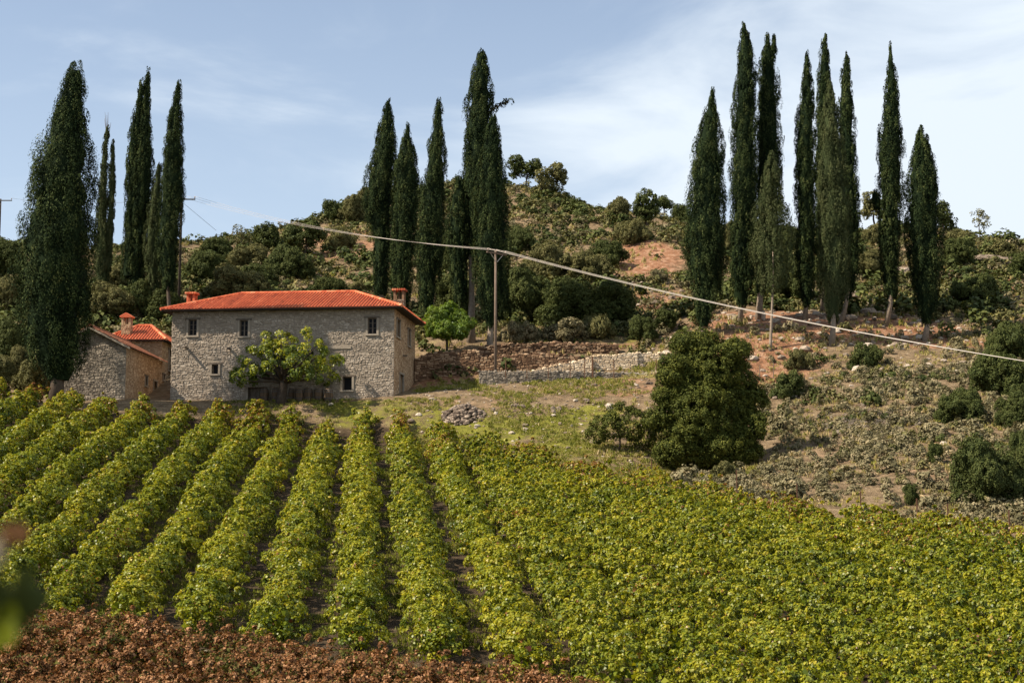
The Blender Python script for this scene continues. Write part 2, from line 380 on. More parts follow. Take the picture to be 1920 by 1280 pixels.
# what grows or lies where (r: green grass, g: red earth, b: tilled soil)
zone = np.zeros((len(V), 4), np.float32); zone[:, 3] = 1
def zpatch(ch, px, py, rx, ry, amt):
    g = ground_at(px, py)
    d = np.sqrt(((V[:, 0] - g[0]) / rx) ** 2 + ((V[:, 1] - g[1]) / ry) ** 2)
    zone[:, ch] = np.maximum(zone[:, ch], amt * (1 - sstep(.35, 1.1, d)))
EDGE = [(-400, 109), (0, 110), (150, 110), (300, 111), (500, 113), (700, 112), (850, 106), (1000, 97), (1200, 87), (1500, 76), (1920, 68), (2300, 64)]
EDX = np.array([(p - 960) / F * d for p, d in EDGE]); EDY = np.array([d for p, d in EDGE])
edge_y = np.interp(V[:, 0], EDX, EDY)
zone[:, 2] = 1 - sstep(-1.5, 1.0, V[:, 1] - edge_y)
for a in [(900, 810, 9, 6, .95), (1080, 800, 8, 6, .95), (1010, 850, 9, 6, .9), (1120, 770, 4, 3, 1), (820, 790, 7, 5, .8), (700, 775, 6, 3, .9), (900, 722, 3, 2, .7), (1220, 700, 4, 3, .9), (1080, 635, 12, 3, .7), (650, 765, 5, 2, .9), (960, 640, 14, 3, .5), (1150, 690, 5, 2, .6)]: zpatch(0, *a)
for a in [(1420, 600, 9, 8, 1), (1560, 610, 10, 8, 1), (1680, 620, 9, 7, 1), (1760, 640, 8, 5, .8), (1400, 650, 9, 5, .9), (1200, 490, 7, 14, .9), (1240, 560, 6, 9, .6), (1420, 680, 8, 6, .8), (640, 470, 9, 14, .45), (830, 715, 5, 2, .7), (860, 760, 8, 4, .35), (1150, 725, 9, 4, .45), (1850, 530, 8, 10, .6), (1080, 650, 12, 2, .5), (1500, 870, 10, 8, .25), (1700, 860, 10, 9, .25)]: zpatch(1, *a)
me = mesh_np('ground', V, Q, [], smooth=True)
ca = me.color_attributes.new('zone', 'FLOAT_COLOR', 'POINT'); ca.data.foreach_set('color', zone.ravel())
m, t, o_ = new_mat('ground'); L = t.links.new
def nd(ty, **k):
    n = t.nodes.new(ty)
    for a, b in k.items():
        if hasattr(n, a): setattr(n, a, b)
        else: n.inputs[a].default_value = b
    return n
geo = nd('ShaderNodeNewGeometry')
def noise(sc, det=5, rough=.6):
    n = nd('ShaderNodeTexNoise'); n.inputs['Scale'].default_value = sc; n.inputs['Detail'].default_value = det; n.inputs['Roughness'].default_value = rough
    L(geo.outputs['Position'], n.inputs['Vector']); return n
nA, nB, nC = noise(.22, 6), noise(1.4, 6, .65), noise(7, 4, .7)
vo = nd('ShaderNodeTexVoronoi'); vo.inputs['Scale'].default_value = 2.3; L(geo.outputs['Position'], vo.inputs['Vector'])
dry = ramp(t, [(.25, (.085, .056, .032)), (.45, (.165, .115, .066)), (.6, (.245, .175, .102)), (.8, (.36, .275, .175))]); L(nB.outputs['Fac'], dry.inputs['Fac'])
red = ramp(t, [(.25, (.13, .06, .033)), (.5, (.26, .13, .07)), (.62, (.35, .205, .125)), (.8, (.50, .36, .25))]); L(nB.outputs['Fac'], red.inputs['Fac'])
grs = ramp(t, [(.25, (.16, .105, .06)), (.42, (.13, .125, .022)), (.6, (.20, .19, .03)), (.8, (.32, .26, .10))]); L(nB.outputs['Fac'], grs.inputs['Fac'])
soi = ramp(t, [(.3, (.035, .024, .015)), (.55, (.075, .052, .03)), (.8, (.14, .10, .06))]); L(nB.outputs['Fac'], soi.inputs['Fac'])
zn = nd('ShaderNodeAttribute', attribute_name='zone')
sp = nd('ShaderNodeSeparateColor'); L(zn.outputs['Color'], sp.inputs[0])
def edge(ch, lo, hi):
    a = nd('ShaderNodeMath', operation='MULTIPLY_ADD'); L(nA.outputs['Fac'], a.inputs[0]); a.inputs[1].default_value = 1.3; a.inputs[2].default_value = -.65
    c = nd('ShaderNodeMath', operation='MULTIPLY_ADD'); L(nB.outputs['Fac'], c.inputs[0]); c.inputs[1].default_value = 1.0; L(a.outputs[0], c.inputs[2])
    b = nd('ShaderNodeMath', operation='ADD'); L(sp.outputs[ch], b.inputs[0]); L(c.outputs[0], b.inputs[1])
    s = nd('ShaderNodeMapRange'); s.interpolation_type = 'SMOOTHSTEP'; s.inputs['From Min'].default_value = lo; s.inputs['From Max'].default_value = hi
    L(b.outputs[0], s.inputs['Value']); return s
def mixc(f, a, b):
    x = nd('ShaderNodeMix'); x.data_type = 'RGBA'; L(f, x.inputs['Factor']); L(a, x.inputs['A']); L(b, x.inputs['B']); return x.outputs['Result']
c = mixc(edge('Green', .75, 1.15).outputs[0], dry.outputs['Color'], red.outputs['Color'])
c = mixc(edge('Red', 1.05, 1.5).outputs[0], c, grs.outputs['Color'])
c = mixc(edge('Blue', .8, 1.1).outputs[0], c, soi.outputs['Color'])
# scattered pale pebbles
pe = nd('ShaderNodeMapRange'); pe.inputs['From Min'].default_value = .16; pe.inputs['From Max'].default_value = .10; L(vo.outputs['Distance'], pe.inputs['Value'])
pk = nd('ShaderNodeMath', operation='GREATER_THAN'); pk.inputs[1].default_value = .72
spc = nd('ShaderNodeSeparateColor'); L(vo.outputs['Color'], spc.inputs[0]); L(spc.outputs[0], pk.inputs[0])
pm = nd('ShaderNodeMath', operation='MULTIPLY'); L(pe.outputs[0], pm.inputs[0]); L(pk.outputs[0], pm.inputs[1])
peb = nd('ShaderNodeRGB'); peb.outputs[0].default_value = (.42, .34, .25, 1)
c = mixc(pm.outputs[0], c, peb.outputs[0])
pb = nd('ShaderNodeBsdfPrincipled'); pb.inputs['Roughness'].default_value = .95; pb.inputs['Specular IOR Level'].default_value = .1
L(c, pb.inputs['Base Color'])
hs = nd('ShaderNodeMath', operation='ADD'); L(nB.outputs['Fac'], hs.inputs[0]); L(nC.outputs['Fac'], hs.inputs[1])
bm = nd('ShaderNodeBump'); bm.inputs['Distance'].default_value = .22; L(hs.outputs[0], bm.inputs['Height']); L(bm.outputs[0], pb.inputs['Normal'])
L(pb.outputs[0], o_.inputs[0])
me.materials.append(m)
tag(obj('ground', me), kind='structure')

# ------------------------------------------------------------------ stone buildings
def stone_face(mb, o, u, v, n, Wd, H, holes, rng, ln=(.14, .38), ch=(.11, .21), prot=(.01, .055), mat=0, top=None):
    """courses of irregular stones standing proud of a wall plane"""
    y = 0.0
    while y < H - .05:
        h = rng.uniform(*ch); x = -rng.uniform(0, .3)
        while x < Wd:
            l = rng.uniform(*ln)
            if rng.random() < .1: l *= 1.5
            x0, x1, y0, y1 = max(x, 0.0), min(x + l, Wd), y, min(y + h, H)
            x += l
            if x1 - x0 < .08: continue
            cx, cy = (x0 + x1) / 2, (y0 + y1) / 2
            if top is not None and y1 > top(cx): continue
            if any(a - .02 < x1 and x0 < b + .02 and c_ - .02 < y1 and y0 < d + .02 for a, b, c_, d in holes): continue
            g = .014; sd_ = H * 13 + Wd
            wav = lambda xx, yy: .07 * math.sin(xx * 1.9 + yy * 2.3 + sd_) + .04 * math.sin(xx * 4.7 + yy * 1.3)
            j = lambda s: rng.uniform(-s, s)
            base = [(x0 + g, y0 + g), (x1 - g, y0 + g), (x1 - g, y1 - g), (x0 + g, y1 - g)]
            jx, jy = min(.06, (x1 - x0) * .16), .03
            base = [(a + j(jx) * .9, min(max(b + j(jy) * 1.1 + wav(a, b), 0), H)) for a, b in base]
            cy = sum(b for a, b in base) / 4
            front = [(a + (cx - a) * .26 + j(jx) * .6, b + (cy - b) * .30 + j(jy) * .6) for a, b in base]
            P = [o + u * a + v * b - n * .02 for a, b in base]
            q = rng.uniform(*prot)
            P += [o + u * a + v * b + n * (q + j(.012)) for a, b in front]
            mb.add(P, [(4, 5, 6, 7), (0, 1, 5, 4), (1, 2, 6, 5), (2, 3, 7, 6), (3, 0, 4, 7)], rng.uniform(.05, .95), mat)
        y += h
def panel(mb, o, u, v, n, Wd, H, holes, depth=.4, mat=0):
    xs = sorted({0.0, Wd, *[h[0] for h in holes], *[h[1] for h in holes]}); ys = sorted({0.0, H, *[h[2] for h in holes], *[h[3] for h in holes]})
    for a, b in zip(xs, xs[1:]):
        for c_, d in zip(ys, ys[1:]):
            if any(h[0] <= (a + b) / 2 <= h[1] and h[2] <= (c_ + d) / 2 <= h[3] for h in holes): continue
            mb.quad(o + u * a + v * c_, o + u * b + v * c_, o + u * b + v * d, o + u * a + v * d, .5, mat)
    for a, b, c_, d in holes:
        k = [o + u * a + v * c_, o + u * b + v * c_, o + u * b + v * d, o + u * a + v * d]
        for p, q in zip(k, k[1:] + k[:1]): mb.quad(p, q, q - n * depth, p - n * depth, .4, mat)
def tile_plane(mb, o, e, upv, n, length, maxlen, rng, pitch=.27, tl=.42, r=.082, mat=0):
    """barrel tiles running up a roof plane from an eave"""
    k = int(length / pitch)
    arc = [(-1.05, -.02), (-.72, .62), (-.25, .95), (.25, .95), (.72, .62), (1.05, -.02)]
    for c_ in range(k):
        x = (c_ + .5) * length / k
        ml = maxlen(x)
        if ml < .12: continue
        s = 0.0; cv = rng.uniform(.4, .7)
        while s < ml - .02:
            s1 = min(s + tl, ml)
            lift = .03 + rng.uniform(-.006, .006); dx = rng.uniform(-.008, .008)
            A = [o + e * (x + dx + r * a) + upv * (s - (.03 if s else .06)) + n * (r * b + lift) for a, b in arc]
            B = [o + e * (x + dx + r * a * .85) + upv * s1 + n * (r * b * .85 + .004) for a, b in arc]
            mb.add(A + B, [(i, i + 1, i + 7, i + 6) for i in range(5)] + [(5, 4, 3, 2, 1, 0)], float(np.clip(cv + rng.normal(0, .1), 0.15, 1)), mat)
            s = s1
def cap_line(mb, a, b, r, rng, mat=0, tl=.42):
    a, b = np.asarray(a, float), np.asarray(b, float)
    k = max(1, int(np.linalg.norm(b - a) / tl))
    for i in range(k):
        p, q = a + (b - a) * i / k, a + (b - a) * (i + 1.06) / k
        mb.tube([p, q], [r * 1.1, r * .92], 8, rng.uniform(.3, 1), mat)

def window(parent, o, u, v, n, h, kind='window', bars=True, deep=.16, surround=True, lintel=None):
    """frame with pane and sill in the opening h=(u0,u1,v0,v1)"""
    a, b, c_, d = h
    fr = MB(); w = .075; P = o + u * a + v * c_ - n * deep
    Wd, H = b - a, d - c_
    fr.box(P, u * w, v * H, -n * .07); fr.box(P + u * (Wd - w), u * w, v * H, -n * .07)
    fr.box(P + u * w, u * (Wd - 2 * w), v * w, -n * .07); fr.box(P + u * w + v * (H - w), u * (Wd - 2 * w), v * w, -n * .07)
    f = fr.build(kind, M['wood'], parent)
    g = MB(); g.quad(P + u * w - n * .045 + v * w, P + u * (Wd - w) - n * .045 + v * w, P + u * (Wd - w) - n * .045 + v * (H - w), P + u * w - n * .045 + v * (H - w))
    g.build('pane', M['glass'], f)
    if bars:
        s = MB(); s.box(P + u * (Wd / 2 - .05) + v * w, u * .1, v * (H - 2 * w), -n * .06)
        for k in (.36, .68): s.box(P + u * w + v * (H * k) - n * .01, u * (Wd / 2 - .05 - w), v * .035, -n * .03); s.box(P + u * (Wd / 2 + .05) + v * (H * k) - n * .01, u * (Wd / 2 - .05 - w), v * .035, -n * .03)
        s.build('glazing_bar', M['wood'], f)
    if surround:
        s = MB(); q = .17; pr = .075
        s.box(o + u * (a - q) + v * c_ - n * .1, u * q, v * (d - c_), n * (pr + .1), .4); s.build('jamb', M['trim'], f); s = MB()
        s.box(o + u * b + v * c_ - n * .1, u * q, v * (d - c_), n * (pr + .1), .6); s.build('jamb', M['trim'], f)
        s = MB(); s.box(o + u * (a - .2) + v * (c_ - .13) - n * .1, u * (Wd + .4), v * .127, n * (pr + .16), .7); s.build('sill', M['trim'], f)
        s = MB(); s.box(o + u * (a - .3) + v * (d + .003) - n * .1, u * (Wd + .6), v * .14, n * (pr + .11), .4); s.build('lintel', M['wood'], f)
    return f
def door(parent, o, u, v, n, h, mat, deep=.28):
    a, b, c_, d = h
    P = o + u * a + v * c_ - n * deep
    Wd, H = b - a, d - c_
    f = MB(); k = max(3, int(Wd / .17))
    for i in range(k): f.box(P + u * (Wd * i / k + .006), u * (Wd / k - .012), v * H, -n * .05, .3 + .4 * ((i * 37) % 10) / 10)
    dd = f.build('door', mat, parent)
    s = MB(); q = .15
    s.box(o + u * (a - q) + v * c_ - n * .1, u * q, v * H, n * .17, .4); s.build('jamb', M['trim'], dd); s = MB()
    s.box(o + u * b + v * c_ - n * .1, u * q, v * H, n * .17, .6); s.build('jamb', M['trim'], dd); s = MB()
    s.box(o + u * (a - q - .08) + v * (d + .003) - n * .1, u * (Wd + 2 * q + .16), v * .16, n * .19, .5)
    s.build('lintel', M['trim'], dd)
    s = MB(); s.box(P + u * (Wd * .8) + v * min(1.05, H * .5), u * .04, v * .16, n * .05); s.build('handle', M['metal'], dd)
    return dd
def chimney(parent, c_, w, d, z0, z1_, rng, smat, mats, arch=True, cap='flat', ux=(1, 0, 0), uy=(0, 1, 0)):
    """stone stack with smoke openings and a tiled cap, as one part with a cap sub-part"""
    ux, uy = np.asarray(ux, float), np.asarray(uy, float); zz = np.array([0, 0, 1.0]); c_ = np.asarray(c_, float)
    mb = MB(); ho = (z1_ - z0); hs = ho * .62
    o = np.array([c_[0], c_[1], z0]) - ux * w / 2 - uy * d / 2
    mb.box(o, ux * w, uy * d, zz * hs, .4, 1)
    for oo, uu, nn, ll in ((o, ux, -uy, w), (o + ux * w, uy, ux, d), (o + uy * d, -uy, -ux, d)):
        stone_face(mb, oo, uu, zz, nn, ll, hs, [], rng, (.15, .35), (.11, .17), (.01, .04))
    pw = .2
    for a in (0, w - pw):
        for b in (0, d - pw): mb.box(o + ux * a + uy * b + zz * hs, ux * pw, uy * pw, zz * (ho - hs), .5)
    mb.box(o + ux * (w / 2 - .06) + uy * .1 + zz * hs, ux * .12, uy * (d - .2), zz * (ho - hs), .1)
    ch = mb.build('chimney', [smat, mats], parent)
    cp = MB(); ov = .14
    co = o - ux * ov - uy * ov + zz * ho; cw, cd = w + 2 * ov, d + 2 * ov
    if cap == 'flat':
        cp.box(co, ux * cw, uy * cd, zz * .06, .4)
        k = int(cw / .2)
        for i in range(k): cp.tube([co + ux * (cw * (i + .5) / k) + zz * .08 - uy * .03, co + ux * (cw * (i + .5) / k) + zz * .12 + uy * (cd + .03)], .1, 6, rng.uniform(.2, .9))
    else:
        A = [co, co + ux * cw, co + ux * cw + uy * cd, co + uy * cd, co + ux * cw / 2 + zz * .34, co + ux * cw / 2 + uy * cd + zz * .34]
        cp.add(A, [(3, 2, 1, 0), (0, 1, 4), (2, 3, 5), (1, 2, 5, 4), (3, 0, 4, 5)], .5)
        for sgn in (0, 1):
            for i in range(4):
                b0 = co + uy * (cd * (i + .5) / 4) + (ux * cw if sgn else 0)
                cp.tube([b0 + zz * .05, co + uy * (cd * (i + .5) / 4) + ux * cw / 2 + zz * .38], .09, 6, rng.uniform(.2, .9))
    cp.build('chimney_cap', M['tile'], ch)
    return ch

ZZ = np.array([0, 0, 1.0])
def hip_roof(parent, corner, u, w, Wd, Dp, ze, rise, run, rng, name='roof', sides='flrb', fascia='darkwood'):
    """corner = front left eave corner; u along the front; w going back; run = hip run at the ends"""
    mb = MB(); c0 = np.array([corner[0], corner[1], ze])
    half = Dp / 2
    A, B, C_, D_ = c0, c0 + u * Wd, c0 + u * Wd + w * Dp, c0 + w * Dp
    r0, r1 = c0 + u * run + w * half + ZZ * rise, c0 + u * (Wd - run) + w * half + ZZ * rise
    mb.add([A, B, r1, r0], [(0, 1, 2, 3)], -.2); mb.add([B, C_, r1], [(0, 1, 2)], -.2); mb.add([C_, D_, r0, r1], [(0, 1, 2, 3)], -.2); mb.add([D_, A, r0], [(0, 1, 2)], -.2)
    def pl(o, e, back, length, planrun, plan):
        up = back * planrun + ZZ * rise; sl = np.linalg.norm(up); up = up / sl
        n = np.cross(e, up)
        tile_plane(mb, o, e, up, n, length, lambda x: sl * plan(x) / planrun, rng)
    trap = lambda x: half * min(1, x / run, (Wd - x) / run)
    pl(A, u, w, Wd, half, trap)
    if 'b' in sides: pl(C_, -u, -w, Wd, half, trap)
    tri = lambda x: run * min(1, x / half, (Dp - x) / half)
    if 'r' in sides: pl(B, w, -u, Dp, run, tri)
    if 'l' in sides: pl(D_, -w, u, Dp, run, tri)
    up = ZZ * .06
    cap_line(mb, r0 + up, r1 + up, .13, rng)
    for a, b in ((A, r0), (B, r1), (C_, r1), (D_, r0)): cap_line(mb, a + up, b + up, .125, rng)
    rf = mb.build(name, M['tile'], parent)
    fb = MB()
    for a, b in ((A, B), (B, C_), (C_, D_), (D_, A)):
        q = np.cross((b - a) / np.linalg.norm(b - a), ZZ); i_ = -q
        fb.box(a + i_ * .03 - ZZ * .13, b - a, i_ * .05, ZZ * .12)
    fb.quad(A - ZZ * .1, D_ - ZZ * .1, C_ - ZZ * .1, B - ZZ * .1)
    fb.build('eave_board', M[fascia], rf)
    return rf, r0, r1

# --- main house
TH = R(6.0)
HU = np.array([math.cos(TH), -math.sin(TH), 0]); HW = np.array([math.sin(TH), math.cos(TH), 0])
HC = at(738, 742, 117.0); HC[2] = 0
HWd, HDp, HZ0, HZ1 = 19.0, 10.0, 7.2, 16.55
HL = HC - HU * HWd
rng = np.random.default_rng(5)
house = empty('stone_house', (HL[0], HL[1], 8.8))
tag(house, 'two storey grey stone farmhouse with a long red tiled hip roof', 'house')
def sub(o): return o - np.array(house.location)
def rect_on(o, u, n, x0, y0, x1, y1, zref):
    a, b = on_plane(x0, y1, o, n), on_plane(x1, y0, o, n)
    c_ = on_plane((x0 + x1) / 2, y1, o, n)
    return (float(np.dot(a - o, u)), float(np.dot(b - o, u)), float(c_[2] - zref), float(b[2] - zref))
oF = np.array([HL[0], HL[1], HZ0]); oR = np.array([HC[0], HC[1], HZ0])
front = [rect_on(oF, HU, -HW, *r, HZ0) for r in ((353, 599, 369.5, 629), (449, 600, 465.5, 630.5), (689.5, 596, 706.5, 626), (397, 683, 409.5, 701), (642, 706, 660, 731.5))]
fdoor = rect_on(oF, HU, -HW, 464.5, 725.5, 501.5, 757, HZ0)
side = [rect_on(oR, HW, HU, *r, HZ0) for r in ((743.5, 602, 749.5, 632), (764.5, 620, 769, 649))]
sdoor = rect_on(oR, HW, HU, 749, 704, 756, 742, HZ0)
hh = np.array(house.location)
mb = MB(); Hh = HZ1 - HZ0
S_ = lambda p: p - hh
quo = []
panel(mb, S_(oF), HU, ZZ, -HW, HWd, Hh, front + [fdoor], mat=1)
panel(mb, S_(oR), HW, ZZ, HU, HDp, Hh, side + [sdoor], mat=3)  # warmer than the front: bounce from sunlit ground put into the wall colour
panel(mb, S_(oF + HW * HDp), -HW, ZZ, -HU, HDp, Hh, [], mat=1)
panel(mb, S_(oR + HW * HDp), -HU, ZZ, HW, HWd, Hh, [], mat=1)
pad = lambda hs, q=.19: [(a - q, b + q, c_ - .12, d + .15) for a, b, c_, d in hs]
ledge = [rect_on(oF, HU, -HW, 588, 648, 658, 654, HZ0)]
stone_face(mb, S_(oF), HU, ZZ, -HW, HWd, Hh - .05, pad(front + [fdoor]) + ledge, rng, mat=0)
stone_face(mb, S_(oR), HW, ZZ, HU, HDp, Hh - .05, pad(side + [sdoor]), rng, mat=2, prot=(.005, .03))
stone_face(mb, S_(oF + HW * HDp), -HW, ZZ, -HU, HDp, Hh - .05, [], rng, mat=0)
a, b, c_, d = ledge[0]
mb.box(S_(oF) + HU * a + ZZ * c_ + HW * .05, HU * (b - a), ZZ * (d - c_), -HW * .13, .8, 1)
# interior darkness: floor slab between storeys so openings look into rooms
mb.build('wall', [M['stone'], M['mortar'], M['warm_bounce_stone'], M['warm_bounce_mortar']], house)
for i_, h in enumerate(front): window(house, S_(oF), HU, ZZ, -HW, h, bars=(i_ < 3), deep=.16 if i_ < 3 else .3)
for h in side: window(house, S_(oR), HW, ZZ, HU, h, deep=.12)
door(house, S_(oF), HU, ZZ, -HW, fdoor, M['wood'])
door(house, S_(oR), HW, ZZ, HU, sdoor, M['darkwood'])
OV = .78
EZ = HZ1 - .12
rc = S_(HL - HU * OV - HW * OV); 
roof, r0, r1 = hip_roof(house, (rc[0], rc[1]), HU, HW, HWd + 2 * OV, HDp + 2 * OV, EZ - hh[2], 2.12, 5.2, rng)
# protruding timber beam ends
for px, py in ((349, 654), (430, 656)):
    p = on_plane(px, py, oF, -HW); b_ = MB(); b_.box(S_(p) + HW * .1, HU * .16, -HW * .85, ZZ * .15, .6)
    b_.build('beam_end', M['wood'], house)
p = on_plane(755, 668, oR, HU); b_ = MB(); b_.box(S_(p) - HU * .1, HW * .14, HU * .5, ZZ * .14, .6); b_.build('beam_end', M['wood'], house)
chimney(roof, S_(at(360, 556, 126)), .75, .75, at(0, 590, 126)[2] - hh[2], at(0, 552, 126)[2] - hh[2], rng, M['tile'], M['tile'], ux=HU, uy=HW)
chimney(roof, S_(at(749, 575, 125)), .95, .8, at(0, 590, 125)[2] - hh[2], at(0, 545.5, 125)[2] - hh[2], rng, M['drystone'], M['mortar'], ux=HU, uy=HW)

# --- gabled outbuilding left of the house
GYf = 116.5
gR = at(237, 650, GYf); gA = at(170, 611, GYf)
gx1, gx0 = gR[0], 2 * gA[0] - gR[0]
gz0 = 7.5; ze_, za_ = gR[2] + .05, gA[2] - .15
GD = 12.0
shed = empty('stone_outbuilding', (gx0, GYf, 8.9)); sh = np.array(shed.location)
tag(shed, 'low stone outbuilding with an old gabled roof beside the big dark cypress', 'outbuilding')
X_, Y_ = np.array([1.0, 0, 0]), np.array([0, 1.0, 0])
mb = MB(); o = np.array([gx0, GYf, gz0]) - sh; gw = gx1 - gx0; hE, hA = ze_ - gz0, za_ - gz0
topf = lambda x: hE + (hA - hE) * (1 - abs(x - gw / 2) / (gw / 2)) - .03
mb.add([o, o + X_ * gw, o + X_ * gw + ZZ * hE, o + X_ * gw / 2 + ZZ * hA, o + ZZ * hE], [(0, 1, 2, 3, 4)], .5, 1)
stone_face(mb, o, X_, ZZ, -Y_, gw, hA, [], rng, mat=0, top=topf)
oS = o + X_ * gw
so = np.array([gx1, GYf, gz0])
sl = [rect_on(so, Y_, X_, *r, gz0) for r in ((272, 706, 276, 723), (305, 703, 308.5, 712))]
sd = rect_on(so, Y_, X_, 287, 716, 293.5, 745, gz0)
panel(mb, oS, Y_, ZZ, X_, GD, hE, sl + [sd], mat=3)  # side wall coloured warmer than the gable to carry the ground bounce
stone_face(mb, oS, Y_, ZZ, X_, GD, hE, pad(sl + [sd], .16), rng, mat=2, prot=(.005, .03))
panel(mb, o + Y_ * GD, -Y_, ZZ, -X_, GD, hE, [], mat=1)
mb.add([o + Y_ * GD + X_ * gw, o + Y_ * GD, o + Y_ * GD + ZZ * hE, o + Y_ * GD + X_ * gw / 2 + ZZ * hA, o + Y_ * GD + X_ * gw + ZZ * hE], [(0, 1, 2, 3, 4)], .5, 1)
mb.build('wall', [M['greystone'], M['mortar'], M['warm_bounce_stone'], M['warm_bounce_mortar']], shed)
for h in sl: window(shed, oS, Y_, ZZ, X_, h, bars=False)
door(shed, oS, Y_, ZZ, X_, sd, M['darkwood'])
rb = MB(); ov = .38; slo = (hA - hE) / (gw / 2)
rid = o + X_ * gw / 2 + ZZ * (hA + .1) - Y_ * ov; RL = GD + 2 * ov
for sg in (1, -1):
    e0 = rid + X_ * sg * (gw / 2 + ov) - ZZ * slo * (gw / 2 + ov)
    upv = rid - e0; ll = np.linalg.norm(upv); upv /= ll
    if sg == 1: rb.quad(e0, e0 + Y_ * RL, rid + Y_ * RL, rid, .2)
    else: rb.quad(e0 + Y_ * RL, e0, rid, rid + Y_ * RL, .2)
    n_ = np.array([sg * slo, 0, 1.0]); n_ /= np.linalg.norm(n_)
    tile_plane(rb, e0, Y_, upv, n_, RL, lambda x: ll, rng)
cap_line(rb, rid + ZZ * .06, rid + Y_ * RL + ZZ * .06, .13, rng)
srf = rb.build('roof', M['oldtile'], shed)
vb = MB()
for sg in (1, -1):
    e0 = rid + X_ * sg * (gw / 2 + ov) - ZZ * slo * (gw / 2 + ov)
    q0, q1 = e0 - ZZ * .2, rid - ZZ * .2
    vb.add([q0, q1, q1 + ZZ * .17, q0 + ZZ * .17, q0 + Y_ * .08, q1 + Y_ * .08, q1 + ZZ * .17 + Y_ * .08, q0 + ZZ * .17 + Y_ * .08], [(0, 1, 2, 3), (7, 6, 5, 4), (0, 4, 5, 1), (3, 2, 6, 7), (0, 3, 7, 4), (1, 5, 6, 2)], .7)
vb.build('verge_board', M['trim'], srf)
chim = at(237, 624, 122)

# --- small tiled building behind it
BY = 130.0
bR = at(304, 650, BY); bx1 = bR[0]; bx0 = at(200, 650, BY)[0]
bz1 = at(0, 636, BY)[2]; bw = bx1 - bx0; bz0 = 8.5
back = empty('tiled_annex', (bx0, BY, 10.0)); bk = np.array(back.location)
tag(back, 'small stone building with red hip roof and chimney, behind the gabled outbuilding', 'outbuilding')
mb = MB(); o = np.array([bx0, BY, bz0]) - bk; H_ = bz1 - bz0; bd = 7.0
wnd = [(2.6, 3.6, H_ - 2.6, H_ - .7)]
panel(mb, o, X_, ZZ, -Y_, bw, H_, [], mat=1); stone_face(mb, o, X_, ZZ, -Y_, bw, H_, [], rng, mat=0)
panel(mb, o + X_ * bw, Y_, ZZ, X_, bd, H_, wnd, mat=3); stone_face(mb, o + X_ * bw, Y_, ZZ, X_, bd, H_, pad(wnd), rng, mat=2, prot=(.005, .03))
panel(mb, o + Y_ * bd, -Y_, ZZ, -X_, bd, H_, [], mat=1); panel(mb, o + X_ * bw + Y_ * bd, -X_, ZZ, Y_, bw, H_, [], mat=1)
mb.build('wall', [M['warm_bounce_stone'], M['warm_bounce_mortar'], M['warm_bounce_stone'], M['warm_bounce_mortar']], back)
window(back, o + X_ * bw, Y_, ZZ, X_, wnd[0])
broof, _, _ = hip_roof(back, (bx0 - bk[0] - .45, BY - bk[1] - .45), X_, Y_, bw + .9, bd + .9, bz1 - .08 - bk[2], 1.75, 2.4, rng)
chimney(broof, at(238, 610, 131.2) - bk, .85, .75, at(0, 629, 131.2)[2] - bk[2], at(0, 596, 131.2)[2] - bk[2], rng, M['warm_bounce_stone'], M['warm_bounce_mortar'], cap='gable', ux=X_, uy=Y_)

# ------------------------------------------------------------------ field walls
def rows_of_stones(mb, P0, P1, z0f, ztop, thick, rng, ln, ch, mat=0, mort=1, pro=(.02, .1)):
    P0, P1 = np.array([*P0, 0.0]), np.array([*P1, 0.0])
    Lg = np.linalg.norm(P1 - P0); u = (P1 - P0) / Lg; n = np.array([u[1], -u[0], 0])
    if n[1] > 0: n = -n
    zb = min(z0f(0), z0f(Lg)) - .4
    xs = np.linspace(0, Lg, max(3, int(Lg / .5)))
    tv = np.array([ztop(x) for x in xs])
    for a, b, ta, tb in zip(xs, xs[1:], tv, tv[1:]):
        A, B = P0 + u * a, P0 + u * b
        za, zb_ = np.array([0, 0, ta - .08]), np.array([0, 0, tb - .08]); z_ = np.array([0, 0, zb])
        mb.quad(A + z_, B + z_, B + zb_, A + za, .5, mort)
        mb.quad(A + za, B + zb_, B + zb_ - n * thick, A + za - n * thick, .5, mort)
        mb.quad(B - n * thick + z_, A - n * thick + z_, A - n * thick + za, B - n * thick + zb_, .5, mort)
    for x in (0, Lg):
        A = P0 + u * x; za = np.array([0, 0, ztop(x) - .08]); z_ = np.array([0, 0, zb])
        mb.quad(A + z_, A - n * thick + z_, A - n * thick + za, A + za, .5, mort)
    H = tv.max() - zb
    stone_face(mb, P0 + ZZ * zb, u, ZZ, n, Lg, H, [], rng, ln, ch, pro, mat, top=lambda x: ztop(x) - zb)
    x = 0
    while x < Lg:                                # loose cope stones
        s = rng.uniform(*ln) * .55
        mb.stone(P0 + u * x - n * rng.uniform(.02, thick) + ZZ * (ztop(x) - .02), s, s * .8, s * rng.uniform(.35, .6), rng, None, mat)
        x += s * rng.uniform(1.4, 2.4)
    return u, n
